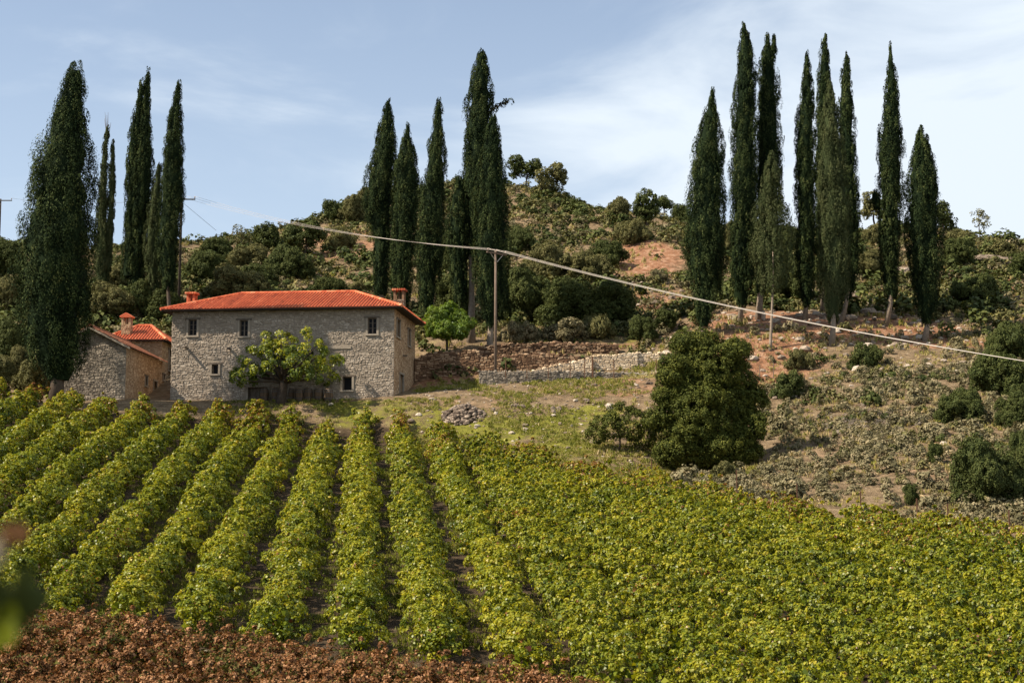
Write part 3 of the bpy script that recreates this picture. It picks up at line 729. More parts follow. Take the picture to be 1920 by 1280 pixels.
def wall_thing(name, label, segs, mats, ln=(.25, .6), ch=(.13, .25), pro=(.02, .1), thick=.6, seed=0):
    """segs: list of (px0, ytop0, D0, px1, ytop1, D1, roughness)"""
    r = np.random.default_rng(seed); mb = MB()
    for px0, y0, D0, px1, y1, D1, ro in segs:
        a, b = at(px0, y0, D0), at(px1, y1, D1); Lg = np.hypot(*(b - a)[:2])
        f = lambda x: a[2] + (b[2] - a[2]) * x / Lg + ro * (fbm(np.array([x / 1.6 + seed * 7]), np.array([0.3]), seed)[0] - .5)
        zb = lambda x: z1(*(a + (b - a) * x / Lg)[:2])
        rows_of_stones(mb, a[:2], b[:2], zb, f, thick, r, ln, ch, pro=pro)
    o = mb.build(name, mats)
    # put the origin at the foot of the wall
    P = at(segs[0][0], segs[0][1], segs[0][2]); P[2] = z1(P[0], P[1])
    o.data.transform(__import__('mathutils').Matrix.Translation(-Vector(P))); o.location = P
    tag(o, label, 'stone wall', 'stone walls on the terrace')
    return o
wall_thing('dry_stone_wall', 'dark rust brown dry stone retaining wall beside the farmhouse corner', [(777, 672, 126.2, 800, 662, 126.4, .35), (800, 662, 126.4, 900, 655, 126, .5), (900, 668, 126, 1000, 662, 125.6, .5), (1000, 662, 125.6, 1110, 668, 125, .4)], [M['drystone'], M['drymortar']], seed=1)
wall_thing('ruined_wall', 'crumbling reddish upper terrace wall with a ragged top above the tan wall', [(900, 650, 128.6, 1000, 642, 128.4, .8), (1000, 642, 128.4, 1160, 642, 128, .5)], [M['drystone'], M['drymortar']], seed=2, pro=(.04, .2))
wall_thing('low_stone_wall', 'low grey stone wall under the row of rusty posts', [(898, 695, 121.6, 1050, 695, 121.2, .06), (1050, 695, 121.2, 1190, 699, 120.8, .05), (1190, 699, 120.8, 1236, 698, 120.6, .05)], [M['greystone'], M['mortar']], seed=3, ln=(.2, .45), ch=(.1, .18))
wall_thing('tan_stone_wall', 'pale tan stone wall stepping up behind the rusty posts', [(1000, 694, 123.3, 1112, 669, 123.2, .04), (1108, 668, 123.9, 1196, 660, 123.8, .04), (1192, 661, 124.2, 1262, 661, 124.1, .05)], [M['tanstone'], M['mortar']], seed=4, ln=(.2, .5), ch=(.12, .2), pro=(.01, .04))

# rusty posts and wires on the low wall
fp = [(948, 672), (988, 672), (1028, 672), (1069, 673), (1096, 673), (1111, 668), (1151, 673), (1231, 674)]
P0 = at(948, 697, 121.0); fence = empty('post_fence', (P0[0], P0[1], P0[2]))
tag(fence, 'rusty iron posts strung with thin wire along the low grey wall', 'fence')
tops = []
for k, (px, yt) in enumerate(fp):
    D = 121.0 - (px - 948) * .0016
    b = at(px, 700, D); tp = at(px, yt, D)
    mb = MB(); w = .07 if px == 1111 else .035
    mb.bar(np.array([b[0], b[1], (b[2] - .4 + tp[2]) / 2]) - P0, w, w, (tp[2] - b[2] + .4) / 2)
    mb.build('post', M['rust'], fence); tops.append((b, tp))
for f_ in (.35, .9):
    mb = MB(); mb.tube([b + (tp - b) * f_ - P0 for b, tp in tops], .008, 5); mb.build('wire', M['rust'], fence)

# ------------------------------------------------------------------ foliage makers
def ellip_clumps(lobes, rng, spacing, zmin=-1e9):
    """clump centres over the surfaces of several ellipsoid lobes; each lobe = (c, (rx,ry,rz))"""
    C_, N_ = [], []
    for c_, r in lobes:
        c_ = np.asarray(c_, float); r = np.asarray(r, float)
        k = int(4 * math.pi * ((r[0] * r[1]) ** 1.6 + (r[0] * r[2]) ** 1.6 + (r[1] * r[2]) ** 1.6) ** (1 / 1.6) / 3 ** (1 / 1.6) / spacing ** 2)
        d = nrmz(rng.normal(size=(max(k, 6), 3)))
        f = rng.uniform(.72, 1.0, (len(d), 1))
        p = c_ + d * r * f
        keep = p[:, 2] > zmin
        for c2, r2 in lobes:
            if c2 is c_: continue
            q = ((p - np.asarray(c2)) / np.asarray(r2)); keep &= (q ** 2).sum(1) > .5
        C_.append(p[keep]); N_.append(nrmz(d / r)[keep])
    return np.concatenate(C_), np.concatenate(N_)
def clump_leaves(C_, N_, rng, cr, per, ll, lw, updir=.25, droop=0.0, jitter=.7, flat=1.0):
    k = len(C_)
    cr_ = cr * rng.uniform(.6, 1.25, (k, 1))
    d = nrmz(rng.normal(size=(k, per, 3)) + N_[:, None, :] * .8)
    P = C_[:, None, :] + d * cr_[:, None, :] * rng.uniform(.55, 1.0, (k, per, 1)) * np.array([1, 1, flat])
    N = nrmz(d + N_[:, None, :] * .5 + rng.normal(size=d.shape) * jitter + np.array([0, 0, updir]))
    A = rng.normal(size=d.shape) + np.array([0, 0, -droop])
    P, N, A = P.reshape(-1, 3), N.reshape(-1, 3), A.reshape(-1, 3)
    s = rng.uniform(.7, 1.3, len(P))
    V, Q = leaves(P, N, A, ll * s, lw * s)
    tone = np.repeat(rng.uniform(-.22, .22, k), per)
    rnd = np.clip(.48 + tone + rng.normal(0, .16, len(P)), 0, 1)
    return V, Q, rnd
def lobed(name, lobes, mat, rng, cr, per, ll, lw, zmin=-1e9, cover=1.25, core=True, **k):
    C_, N_ = ellip_clumps(lobes, rng, cr * 1.5 / cover, zmin)
    V, Q, rnd = clump_leaves(C_, N_, rng, cr, per, ll, lw, **k)
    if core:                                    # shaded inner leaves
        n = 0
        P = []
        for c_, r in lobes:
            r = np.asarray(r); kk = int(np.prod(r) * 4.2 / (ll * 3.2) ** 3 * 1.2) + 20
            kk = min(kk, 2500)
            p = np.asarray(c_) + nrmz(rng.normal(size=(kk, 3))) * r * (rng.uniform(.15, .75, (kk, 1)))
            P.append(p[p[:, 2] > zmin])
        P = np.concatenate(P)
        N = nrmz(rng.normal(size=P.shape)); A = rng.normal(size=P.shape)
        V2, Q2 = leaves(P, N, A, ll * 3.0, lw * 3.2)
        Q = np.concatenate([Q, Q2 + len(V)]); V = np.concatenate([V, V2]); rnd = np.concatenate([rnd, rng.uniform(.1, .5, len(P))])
    return mesh_np(name, V, Q, mat, rnd)
def branchy(mb, base, top, r0, rng, ends, n=7):
    """trunk with limbs to the given end points"""
    base, top = np.asarray(base, float), np.asarray(top, float)
    k = 6; P = [base + (top - base) * i / k + rng.normal(0, .03, 3) * (0 < i < k) for i in range(k + 1)]
    rad = [r0 * (1.25 if i == 0 else 1) * (1 - .45 * i / k) for i in range(k + 1)]
    mb.tube(P, rad, n, .5)
    for e in ends:
        e = np.asarray(e, float); s = P[int(rng.integers(3, k + 1))]
        mid = s + (e - s) * .5 + np.array([0, 0, .12 * np.linalg.norm(e - s)])
        mb.tube([s, mid, e], [r0 * .4, r0 * .28, r0 * .08], 6, .5)

# ------------------------------------------------------------------ cypresses
def spire(rng, prof, dens=1.0, plume=(.7, 1.6), leaf=(.10, .20), gap=0.0):
    """upright plumes of scale foliage over a spire. prof rows = (height, centre x, centre y, radius)"""
    pz, pcx, pcy, pr_ = np.array(prof, float).T
    zlo, zhi = pz[0], pz[-1]; Hc = zhi - zlo
    rad_at = lambda z: np.interp(z, pz, pr_); cx_at = lambda z: np.interp(z, pz, pcx); cy_at = lambda z: np.interp(z, pz, pcy)
    zs = np.linspace(zlo, zhi, 240); rs = rad_at(zs)
    area = 2 * math.pi * rs.mean() * Hc; Lm = sum(plume) / 2
    k = int(area / (Lm * Lm * .34) * 3.0 * dens) + 30
    cdf = np.cumsum(rs + .10); cdf /= cdf[-1]
    z = np.interp(rng.uniform(0, 1, k), cdf, zs); phi = rng.uniform(0, 2 * math.pi, k)
    sd = int(rng.integers(9999))
    lob = 1.0 + .28 * (vnoise(phi * 1.9 + 11, z / 1.7, sd) - .5) * 2 + .15 * (vnoise(phi * 4.5, z / .8, sd + 3) - .5) * 2
    if gap > 0:
        kp = vnoise(phi * 1.3, z / 1.5, sd + 5) > gap
        z, phi, lob = z[kp], phi[kp], lob[kp]; k = len(z)
    Lp = rng.uniform(*plume, k) * np.clip(.55 + .45 * rad_at(z) / 1.2, .5, 1.25); rp = Lp * rng.uniform(.16, .24, k)
    r = np.maximum(rad_at(z) * lob * np.where(rng.uniform(0, 1, k) < .75, rng.uniform(.86, 1.0, k), rng.uniform(.55, .86, k)) - rp * .3, .02)
    r = np.where(rng.uniform(0, 1, k) < .02, r * rng.uniform(1.05, 1.25, k), r)
    rad = np.stack([np.cos(phi), np.sin(phi), np.zeros(k)], -1)
    ctr = lambda zz: np.stack([cx_at(zz), cy_at(zz), zz], -1)
    base = ctr(z) + rad * r[:, None]
    z2 = np.clip(z + Lp, None, zhi + .15)
    r2 = np.maximum(np.minimum(rad_at(z2) * lob, r * 1.1), 0)
    topd = nrmz(ctr(z2) + rad * r2[:, None] - base + np.array([0, 0, .55]) + rng.normal(0, .12, (k, 3)))
    per = 54
    s = rng.uniform(0, 1, (k, per, 1)) ** .9
    w = (np.sin(np.clip(s * .92 + .08, 0, 1) * math.pi) ** .7) * rp[:, None, None]
    d = nrmz(rng.normal(size=(k, per, 3)) + rad[:, None, :] * .6)
    P = base[:, None, :] + topd[:, None, :] * (s - .3) * Lp[:, None, None] + d * w
    A = topd[:, None, :] * 1.0 + d * .5 + rng.normal(size=d.shape) * .25
    N = nrmz(d + rad[:, None, :] * .5 + rng.normal(size=d.shape) * .3)
    ll = rng.uniform(leaf[0], leaf[1], k * per)
    V, Q = leaves(P.reshape(-1, 3), N.reshape(-1, 3), A.reshape(-1, 3), ll, ll * .42)
    rnd = np.clip(.42 + np.repeat(rng.uniform(-.32, .36, k), per) + rng.normal(0, .12, k * per), 0, 1)
    if gap <= .1:                                # closed inner body, its dark tone standing for shade inside the crown
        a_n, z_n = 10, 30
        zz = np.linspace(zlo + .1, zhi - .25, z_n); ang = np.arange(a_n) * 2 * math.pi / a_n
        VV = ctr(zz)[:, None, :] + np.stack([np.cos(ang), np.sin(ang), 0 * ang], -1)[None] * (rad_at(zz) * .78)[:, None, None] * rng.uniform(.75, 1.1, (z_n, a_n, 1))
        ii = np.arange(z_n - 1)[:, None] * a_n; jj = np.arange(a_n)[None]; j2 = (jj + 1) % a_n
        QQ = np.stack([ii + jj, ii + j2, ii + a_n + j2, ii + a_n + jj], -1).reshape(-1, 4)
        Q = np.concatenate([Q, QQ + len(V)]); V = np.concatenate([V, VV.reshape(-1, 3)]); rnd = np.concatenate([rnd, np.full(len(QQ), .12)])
    return V, Q, rnd
def cypress(label, px, D, sils, seed=0, mat='cypress', dens=1.0, gap=0.0, trunk_r=None, dead=False, bark='bark', trunk_to=.7, plume=(.7, 1.6), leaf=(.10, .20), tx=None, stray=None):
    """sils: silhouettes as rows (photo y, left x, right x), from the tip down; px = foot"""
    rng = np.random.default_rng(100 + seed)
    X = (px - 960) / F * D
    zb = z1(X, D) - .1
    root = empty('cypress_tree', (X, D, zb)); tag(root, label, 'cypress', 'cypresses round the farmhouse and on the slope')
    V, Q, rnd, n = [], [], [], 0
    first = None
    for si, sil in enumerate(sils):
        rows = []; dy = rng.uniform(-.3, .3) if si == 0 else rng.uniform(-.7, .5)
        for y, xl, xr in sil:
            p = at((xl + xr) / 2, y, D); rows.append((p[2] - zb, p[0] - X, dy, (xr - xl) / 2 / F * D * .98))
        rows = sorted(rows)
        if first is None: first = rows
        a, b, c_ = spire(rng, rows, dens, plume, leaf, gap); V.append(a); Q.append(b + n); rnd.append(c_); n += len(a)
    if stray is not None:                        # a branch sticking out of the crown
        pts = [at(x, y, D) - np.array([X, D, zb]) + np.array([0, D, 0]) * 0 for x, y in stray]
        C_ = np.array([pts[0] + (pts[1] - pts[0]) * q + rng.normal(0, .12, 3) for q in np.linspace(-.15, 1, 14)])
        lm = MB(); lm.tube([pts[0] + (pts[0] - pts[1]) * .6, pts[0], (pts[0] + pts[1]) / 2 + [0, 0, .15], pts[1]], [.09, .07, .05, .02], 6, .4); lm.build('branch', M[bark], root, smooth=True)
        a, b, c_ = clump_leaves(C_, np.tile([0, 0, 1.0], (len(C_), 1)), rng, .30, 26, .28, .13); V.append(a); Q.append(b + n); rnd.append(c_ - .2); n += len(a)
    obj('crown', mesh_np('crown', np.concatenate(V), np.concatenate(Q), M[mat], np.clip(np.concatenate(rnd), 0, 1)), root)
    H = first[-1][0]; Rm = max(r[3] for r in first)
    mb = MB(); tr = trunk_r or max(.22, Rm * .16)
    zz = np.linspace(-.3, H * trunk_to, 9); fz = np.array(first)
    cx = np.interp(zz, [-.3] + list(fz[:, 0]), [0.0] + list(fz[:, 1])); cx = np.where(zz < fz[0, 0], fz[0, 1] * np.clip(zz / max(fz[0, 0], .1), 0, 1), cx)
    if tx is not None: cx = np.interp(zz, *tx)
    mb.tube(np.stack([cx, np.interp(zz, [0, H], [0, fz[-1, 2]]), zz], -1), tr * (1 - .72 * np.linspace(0, 1, 9)) * np.array([1.35] + [1.0] * 8), 9, .6)
    if dead:
        for _ in range(5):
            e = np.array([fz[-1, 1] + rng.normal(0, .25), fz[-1, 2], H + rng.uniform(.6, 2.2)])
            mb.tube([np.array([fz[-1, 1], fz[-1, 2], H - 1.5]), e], [.06, .012], 5, .9)
    mb.build('trunk', M[bark], root, smooth=True)
    return root
cypress('huge dark cone shaped cypress in front of the gabled outbuilding', 104, 111.5, [[(126, 134, 150), (140, 124, 154), (160, 115, 157), (185, 105, 159), (215, 92, 162), (250, 80, 164), (300, 65, 169), (350, 54, 174), (400, 42, 177), (450, 32, 179), (500, 28, 177), (550, 29, 168), (600, 36, 160), (650, 46, 155), (690, 64, 146), (715, 82, 134)]], seed=1, trunk_r=.55, bark='dark_bark', plume=(.9, 2.0), leaf=(.11, .23))
cypress('thin twin topped cypress with dead twigs at its tip', 192, 152, [[(242, 200, 206), (280, 192, 203), (350, 186, 202), (420, 180, 203), (470, 178, 206), (520, 178, 204), (545, 184, 198)], [(268, 209, 213), (300, 206, 216), (330, 204, 217), (400, 201, 214), (460, 198, 212), (510, 196, 208)]], seed=3, dead=True, mat='cypress_pale', bark='dark_bark')
cypress('tall cypress with a forked tip, left neighbour of the pole by the farmhouse roof', 255, 151, [[(132, 275, 279), (150, 270, 280), (180, 266, 281), (230, 258, 282), (280, 252, 287), (330, 248, 287), (400, 244, 284), (450, 240, 276), (500, 236, 272), (540, 242, 266)], [(155, 261, 269), (185, 256, 270), (250, 242, 268), (300, 237, 262), (400, 234, 262), (470, 229, 258), (520, 227, 255)]], seed=4, bark='dark_bark')
cypress('short slim cypress leaning on the tallest of the left slope group', 286, 150, [[(308, 297, 301), (330, 291, 301), (370, 282, 303), (420, 274, 302), (470, 271, 300), (520, 275, 300), (545, 280, 296)]], seed=5, mat='cypress_pale', bark='dark_bark')
cypress('tall ragged cypress touching the utility pole behind the farmhouse', 314, 147, [[(151, 333, 337), (165, 329, 338), (185, 323, 338), (220, 313, 339), (270, 307, 342), (310, 302, 344), (330, 299, 348), (360, 297, 344), (400, 295, 341), (450, 295, 335), (500, 296, 332), (545, 304, 326)]], seed=6, bark='dark_bark')
cypress('cypress with a bulging middle, directly above the right end of the tiled roof', 714, 149, [[(186, 725, 729), (205, 719, 734), (230, 714, 738), (260, 705, 744), (300, 693, 747), (340, 686, 744), (380, 682, 742), (415, 686, 738), (440, 698, 736), (500, 697, 731), (555, 702, 728)]], seed=7)
cypress('narrower pointed cypress between two taller ones behind the roof end', 752, 146, [[(236, 762, 766), (255, 756, 770), (275, 749, 776), (310, 738, 785), (350, 735, 790), (400, 733, 786), (450, 732, 780), (500, 730, 775), (560, 733, 770), (590, 742, 762)]], seed=8)
cypress('slim cypress with a bent tip, left of the bright green walnut tree', 805, 140, [[(190, 820, 826), (205, 815, 829), (230, 812, 832), (280, 802, 834), (330, 794, 837), (380, 785, 838), (430, 782, 838), (480, 780, 832), (530, 781, 822), (575, 786, 815), (605, 794, 810)]], seed=9, tx=([-.3, 6, 18], [0, 0, .2]))
cypress('tallest cypress of the middle group, with a bare pale trunk and a stray side branch', 882, 132, [[(93, 901, 907), (108, 894, 912), (130, 886, 917), (180, 877, 924), (225, 870, 925), (300, 865, 925), (380, 862, 922), (440, 866, 916), (480, 872, 905)], [(335, 858, 864), (360, 848, 874), (400, 840, 880), (440, 836, 880), (480, 838, 876), (530, 846, 876), (570, 852, 876)]], seed=10, trunk_r=.36, trunk_to=.55, tx=([-.3, 4, 10, 20], [.03, .08, -.02, .3]), stray=[(910, 214), (956, 190)])
cypress('broad cypress just behind the middle utility pole', 918, 130, [[(219, 924, 928), (235, 916, 933), (260, 906, 940), (320, 894, 948), (380, 889, 954), (440, 887, 957), (500, 889, 955), (560, 896, 950), (595, 905, 938), (612, 912, 928)]], seed=11, trunk_r=.3)
cypress('wide spindle shaped cypress standing behind the round evergreen tree', 1320, 126.5, [[(173, 1334, 1338), (190, 1328, 1341), (205, 1322, 1344), (240, 1309, 1350), (280, 1298, 1355), (330, 1291, 1358), (400, 1287, 1360), (450, 1283, 1361), (500, 1282, 1359), (540, 1296, 1352), (590, 1302, 1338), (615, 1310, 1328)]], seed=12)
cypress('tallest cypress on the red slope, twin pointed tip', 1391, 131, [[(51, 1392, 1395), (65, 1388, 1400), (90, 1384, 1409), (150, 1378, 1416), (220, 1373, 1418), (300, 1369, 1420), (380, 1368, 1420), (460, 1368, 1416), (520, 1367, 1411), (555, 1373, 1405), (575, 1382, 1398)], [(64, 1402, 1405), (90, 1399, 1409), (130, 1396, 1413)]], seed=13)
cypress('tall columnar cypress behind the thin one with the visible trunk', 1426, 132.5, [[(65, 1438, 1441), (85, 1432, 1447), (110, 1427, 1454), (180, 1419, 1461), (250, 1417, 1465), (330, 1416, 1467), (400, 1414, 1464), (470, 1412, 1458), (520, 1412, 1448), (550, 1416, 1436)], [(76, 1449, 1452), (100, 1445, 1456)]], seed=14, trunk_r=.3)
cypress('thin see-through cypress with a long visible trunk on the red slope', 1447, 122.5, [[(284, 1444, 1449), (300, 1438, 1455), (325, 1429, 1463), (370, 1418, 1472), (430, 1413, 1485), (480, 1411, 1488), (520, 1418, 1482), (548, 1430, 1468)]], seed=15, mat='cypress_pale', dens=.8, gap=.22, trunk_r=.15, trunk_to=.5)
cypress('slender cypress standing left of the cluster of three on the red slope', 1513, 132, [[(103, 1511, 1514), (120, 1507, 1517), (150, 1503, 1521), (200, 1497, 1526), (270, 1490, 1529), (330, 1489, 1530), (400, 1491, 1530), (470, 1491, 1530), (520, 1493, 1528), (555, 1500, 1524), (575, 1508, 1518)]], seed=16)
cypress('needle topped cypress rising behind the cluster on the red slope', 1546, 136, [[(68, 1547, 1550), (85, 1542, 1553), (110, 1538, 1556), (170, 1533, 1560), (250, 1530, 1560), (350, 1528, 1560), (450, 1530, 1560), (540, 1534, 1556)]], seed=17)
cypress('front cypress of the cluster on the red slope, pale thin branches inside', 1563, 123.5, [[(153, 1556, 1560), (175, 1550, 1564), (200, 1544, 1570), (250, 1538, 1579), (320, 1533, 1588), (400, 1530, 1596), (450, 1531, 1600), (500, 1533, 1596), (550, 1540, 1588), (590, 1550, 1576), (605, 1556, 1570)]], seed=18, mat='cypress_pale', gap=.1)
cypress('right hand cypress of the cluster on the red slope', 1580, 130.5, [[(100, 1588, 1592), (120, 1583, 1595), (150, 1578, 1598), (200, 1573, 1602), (280, 1572, 1606), (360, 1572, 1610), (420, 1574, 1615), (480, 1578, 1617), (530, 1576, 1608), (560, 1580, 1598)]], seed=19)
cypress('lone tall cypress with a narrow tip between the cluster and the squat one', 1666, 131, [[(86, 1669, 1671), (110, 1666, 1676), (140, 1663, 1682), (200, 1658, 1688), (255, 1648, 1696), (290, 1642, 1697), (330, 1648, 1694), (400, 1650, 1692), (470, 1652, 1689), (530, 1655, 1687), (560, 1662, 1682)], [(360, 1640, 1644), (375, 1638, 1652), (392, 1640, 1655)]], seed=20)
cypress('squat two tipped cypress at the right end of the red slope', 1739, 126, [[(238, 1725, 1728), (255, 1720, 1733), (285, 1712, 1745), (330, 1700, 1758), (380, 1697, 1762), (440, 1697, 1767), (500, 1705, 1767), (550, 1714, 1760), (590, 1722, 1754), (608, 1732, 1746)], [(256, 1740, 1743), (285, 1734, 1750), (320, 1730, 1757), (370, 1728, 1762)]], seed=21)

# ------------------------------------------------------------------ vineyard
def vine_row(P0, P1, rng, mat, label, group, name='vine_row', wid=.78, ht=1.45, clumps=15, per=56, leaf=.086, brown_far=0.0, brown_near=0.0, gaps=0.06):
    """one trellised row as a thing: foliage over a line of stems"""
    P0, P1 = np.asarray(P0, float), np.asarray(P1, float)
    Lg = np.linalg.norm(P1 - P0); u = (P1 - P0) / Lg; c2 = np.array([u[1], -u[0]])
    # leaf density by distance from the viewer (fewer, larger leaves far away)
    n = int(Lg * clumps)
    s = rng.uniform(-.15, Lg + .1, n)
    XY = P0[None] + u[None] * s[:, None]; dist = np.hypot(XY[:, 0], XY[:, 1])
    keep = rng.uniform(0, 1, n) < np.clip((46 / dist) ** .55, 0, 1)
    s, XY, dist = s[keep], XY[keep], dist[keep]; n = len(s)
    sd = int(rng.integers(10000))
    g1 = vnoise(s / 1.3, s * 0 + .5, sd); g2 = vnoise(s / .6, s * 0 + .5, sd + 1); g3 = vnoise(s / 4.5, s * 0 + .5, sd + 2)
    weak = sstep(.74, .86, vnoise(s / 1.7, s * 0 + 3.5, sd + 4)) * (wid < 1.2)      # missing or feeble vines
    hh_ = ht * ((.58 + .40 * g1 + .22 * g2 + .26 * g3) if wid < 1.2 else (.74 + .22 * g1 + .12 * g2 + .2 * g3)) * (1 - .45 * weak)
    ww = wid * (.48 + .50 * g1 + .36 * g2 + .40 * (g3 - .4)) * (1 - .4 * weak)
    keep = rng.uniform(0, 1, n) > weak * .55
    off = (vnoise(s / 2.4, s * 0 + .5, sd + 5) - .5) * .6
    uu = rng.uniform(-1, 1, n) if wid > 1.2 else np.clip(rng.normal(0, .58, n), -1.15, 1.15); x = off + uu * ww
    zt = hh_ * (1 - (.36 if wid < 1.2 else .2) * np.clip(np.abs(uu), 0, 1.15) ** 2.2)
    z = np.where(rng.uniform(0, 1, n) < .66, zt * rng.uniform(.74, 1.0, n), zt * rng.uniform(.2, .74, n))
    sh = rng.uniform(0, 1, n) < .09
    z = np.where(sh, zt + rng.uniform(.1, .42, n), z)
    en = (s < .5); z = np.where(en, zt * rng.uniform(.12, .95, n), z)
    cr = rng.uniform(.11, .26, n) * np.where(sh, .55, 1) * (1 if wid < 1.2 else .72) * (dist / 46) ** .25
    s, XY, dist, x, z, cr, uu, hh_ = [q[keep] for q in (s, XY, dist, x, z, cr, uu, hh_)]; n = len(s)
    gz = Z(XY[:, 0], XY[:, 1])
    C_ = np.stack([XY[:, 0] + c2[0] * x, XY[:, 1] + c2[1] * x, gz + z], -1)
    o = nrmz(np.stack([c2[0] * uu, c2[1] * uu, .35 + .6 * z / hh_], -1))
    d = nrmz(rng.normal(size=(n, per, 3)) * .9 + o[:, None, :] * .8)
    P = C_[:, None, :] + d * cr[:, None, None] * rng.uniform(.5, 1.08, (n, per, 1)) * np.array([1.1, 1.1, .95])
    N = nrmz(d * .9 + o[:, None, :] * .5 + rng.normal(size=d.shape) * .38 + np.array([0, 0, .25]))
    A = d * .5 + np.array([0, 0, -.75]) + rng.normal(size=d.shape) * .5
    ls = (leaf * (dist / 46) ** .45)[:, None] * rng.uniform(.6, 1.3, (n, per))
    # inside leaves down to the stems, darkened in colour for the shade there
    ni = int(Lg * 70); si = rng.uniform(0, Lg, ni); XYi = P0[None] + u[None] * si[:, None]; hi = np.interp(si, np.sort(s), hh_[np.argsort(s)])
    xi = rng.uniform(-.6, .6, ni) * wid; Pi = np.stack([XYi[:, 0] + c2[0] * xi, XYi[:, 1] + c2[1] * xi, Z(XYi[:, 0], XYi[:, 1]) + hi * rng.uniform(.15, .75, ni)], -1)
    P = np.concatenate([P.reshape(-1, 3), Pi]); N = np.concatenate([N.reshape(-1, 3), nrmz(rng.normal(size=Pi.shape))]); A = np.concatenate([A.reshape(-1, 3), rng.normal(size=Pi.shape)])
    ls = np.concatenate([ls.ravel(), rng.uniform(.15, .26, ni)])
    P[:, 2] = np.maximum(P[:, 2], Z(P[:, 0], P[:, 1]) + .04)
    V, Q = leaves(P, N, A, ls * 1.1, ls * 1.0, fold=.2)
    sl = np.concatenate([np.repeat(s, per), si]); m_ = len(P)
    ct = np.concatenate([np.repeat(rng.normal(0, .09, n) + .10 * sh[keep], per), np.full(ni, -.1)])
    rnd = np.clip(.38 + .24 * (vnoise(sl / 2.2, sl * 0 + .5, sd + 7) - .5) + ct + rng.normal(0, .12, m_), 0, .78)
    vig = fbm(P[:, 0] / 2.5, P[:, 1] / 2.5, 77, 3)
    far = np.clip((sl - (Lg - 13)) / 13, 0, 1)
    pb = .012 + brown_far * far ** 1.5 * np.clip((vig - .25) * 2, .2, 1.3) + .25 * np.clip((vig - .68) * 5, 0, 1)
    rnd = np.where(rng.uniform(0, 1, m_) < pb, rng.uniform(.82, 1.0, m_), rnd)
    if mat == 'brown':
        gr = (vnoise(P[:, 0] / .9, P[:, 1] / .9, 5) > .74) & (rng.uniform(0, 1, m_) < .6)
        rnd = np.where(gr, rng.uniform(0, .2, m_), np.clip(.54 + ct * 1.2 + rng.normal(0, .24, m_), 0, 1))
    b = np.array([P0[0], P0[1], z1(P0[0], P0[1])])
    # stems
    mb = MB()
    for q in np.arange(.6, Lg, 1.25):
        xy = P0 + u * q; g = z1(xy[0], xy[1])
        mb.tube([np.array([xy[0], xy[1], g - .1]) - b, np.array([xy[0] + rng.normal(0, .06), xy[1], g + .4]) - b, np.array([xy[0], xy[1] + rng.normal(0, .1), g + .85]) - b], [.045, .035, .02], 4, .4, 0, cap=False)
    Vs, Qs = np.array(mb.v), np.array([f for f in mb.f])
    me = mesh_np('vine_row', np.concatenate([V - b, Vs]), np.concatenate([Q, Qs + len(V)]), [M[mat], M['dark_bark']], np.concatenate([rnd, np.full(len(Qs), .4)]), midx=np.concatenate([np.zeros(len(Q)), np.ones(len(Qs))]))
    ob = obj(name, me, None, b)
    tag(ob, label, 'vine row', group)
    return ob
d_row = np.array([-.101, 1.0]); d_row /= np.linalg.norm(d_row)
ROWS = []
SP = 2.82
x_at50 = (672 - 960) / F * 55                      # the row that ends bottom centre-left
Dn_px = [(-400, 55), (0, 53), (300, 51.6), (600, 50), (960, 46.5), (1200, 43), (1500, 39), (2400, 37)]
NX = np.array([(p - 960) / F * d for p, d in Dn_px]); NY = np.array([d for p, d in Dn_px])
rng = np.random.default_rng(42)
for k in range(-14, 16):
    b0 = np.array([x_at50 + k * SP, 55.0])
    ys = np.linspace(34, 122, 440); xs = b0[0] + (ys - 55) * d_row[0] / d_row[1]
    inside = (ys > np.interp(xs, NX, NY) + rng.uniform(-.4, .4)) & (ys < np.interp(xs, EDX, EDY) + rng.uniform(-.7, .3))
    vis = np.abs(xs) < ys * .36 + 3.5
    ok = inside & vis
    if ok.sum() < 20: continue
    i0, i1 = np.argmax(ok), len(ok) - 1 - np.argmax(ok[::-1])
    ROWS.append((k, (xs[i0], ys[i0]), (xs[i1], ys[i1])))
ordn = ['first', 'second', 'third', 'fourth', 'fifth', 'sixth', 'seventh', 'eighth', 'ninth', 'tenth', 'eleventh', 'twelfth', 'thirteenth', 'fourteenth', 'fifteenth', 'sixteenth', 'seventeenth', 'eighteenth', 'nineteenth', 'twentieth', 'twenty-first', 'twenty-second', 'twenty-third', 'twenty-fourth', 'twenty-fifth', 'twenty-sixth', 'twenty-seventh', 'twenty-eighth', 'twenty-ninth', 'thirtieth']
for i_, (k, a, b) in enumerate(ROWS):
    if k < 3: lab = 'green vine row, %s from the left, running uphill with a dark gap beside it' % ordn[i_]
    else: lab = 'dense green vine row, %s from the right, closed up with its neighbours' % ordn[len(ROWS) - 1 - i_]
    vine_row(a, b, rng, 'vine', lab, 'green vine rows of the vineyard', brown_far=.55, wid=.86 if k < 3 else 1.55, ht=1.42 if k < 3 else 1.45, clumps=28 if k < 3 else 38, per=52)
# dry brown rows in the foreground, running across
dB = np.array([22.1, -9.6]); dB /= np.linalg.norm(dB); nB_ = np.array([-dB[1], dB[0]])
if nB_[1] > 0: nB_ = -nB_
bl = ['farthest', 'second farthest', 'third farthest', 'third nearest', 'second nearest', 'nearest']
for j in range(6):
    c0 = np.array([-18.6, 52.6]) + nB_ * (1.2 + j * 1.75)
    e = 25 - j * 1.2
    vine_row(c0 - dB * 3, c0 + dB * e, rng, 'brown', '%s of the dry rust brown vine rows crossing the foreground' % bl[j], 'dry brown vine rows in the foreground', wid=1.1, ht=1.15, clumps=30, per=44, leaf=.08)

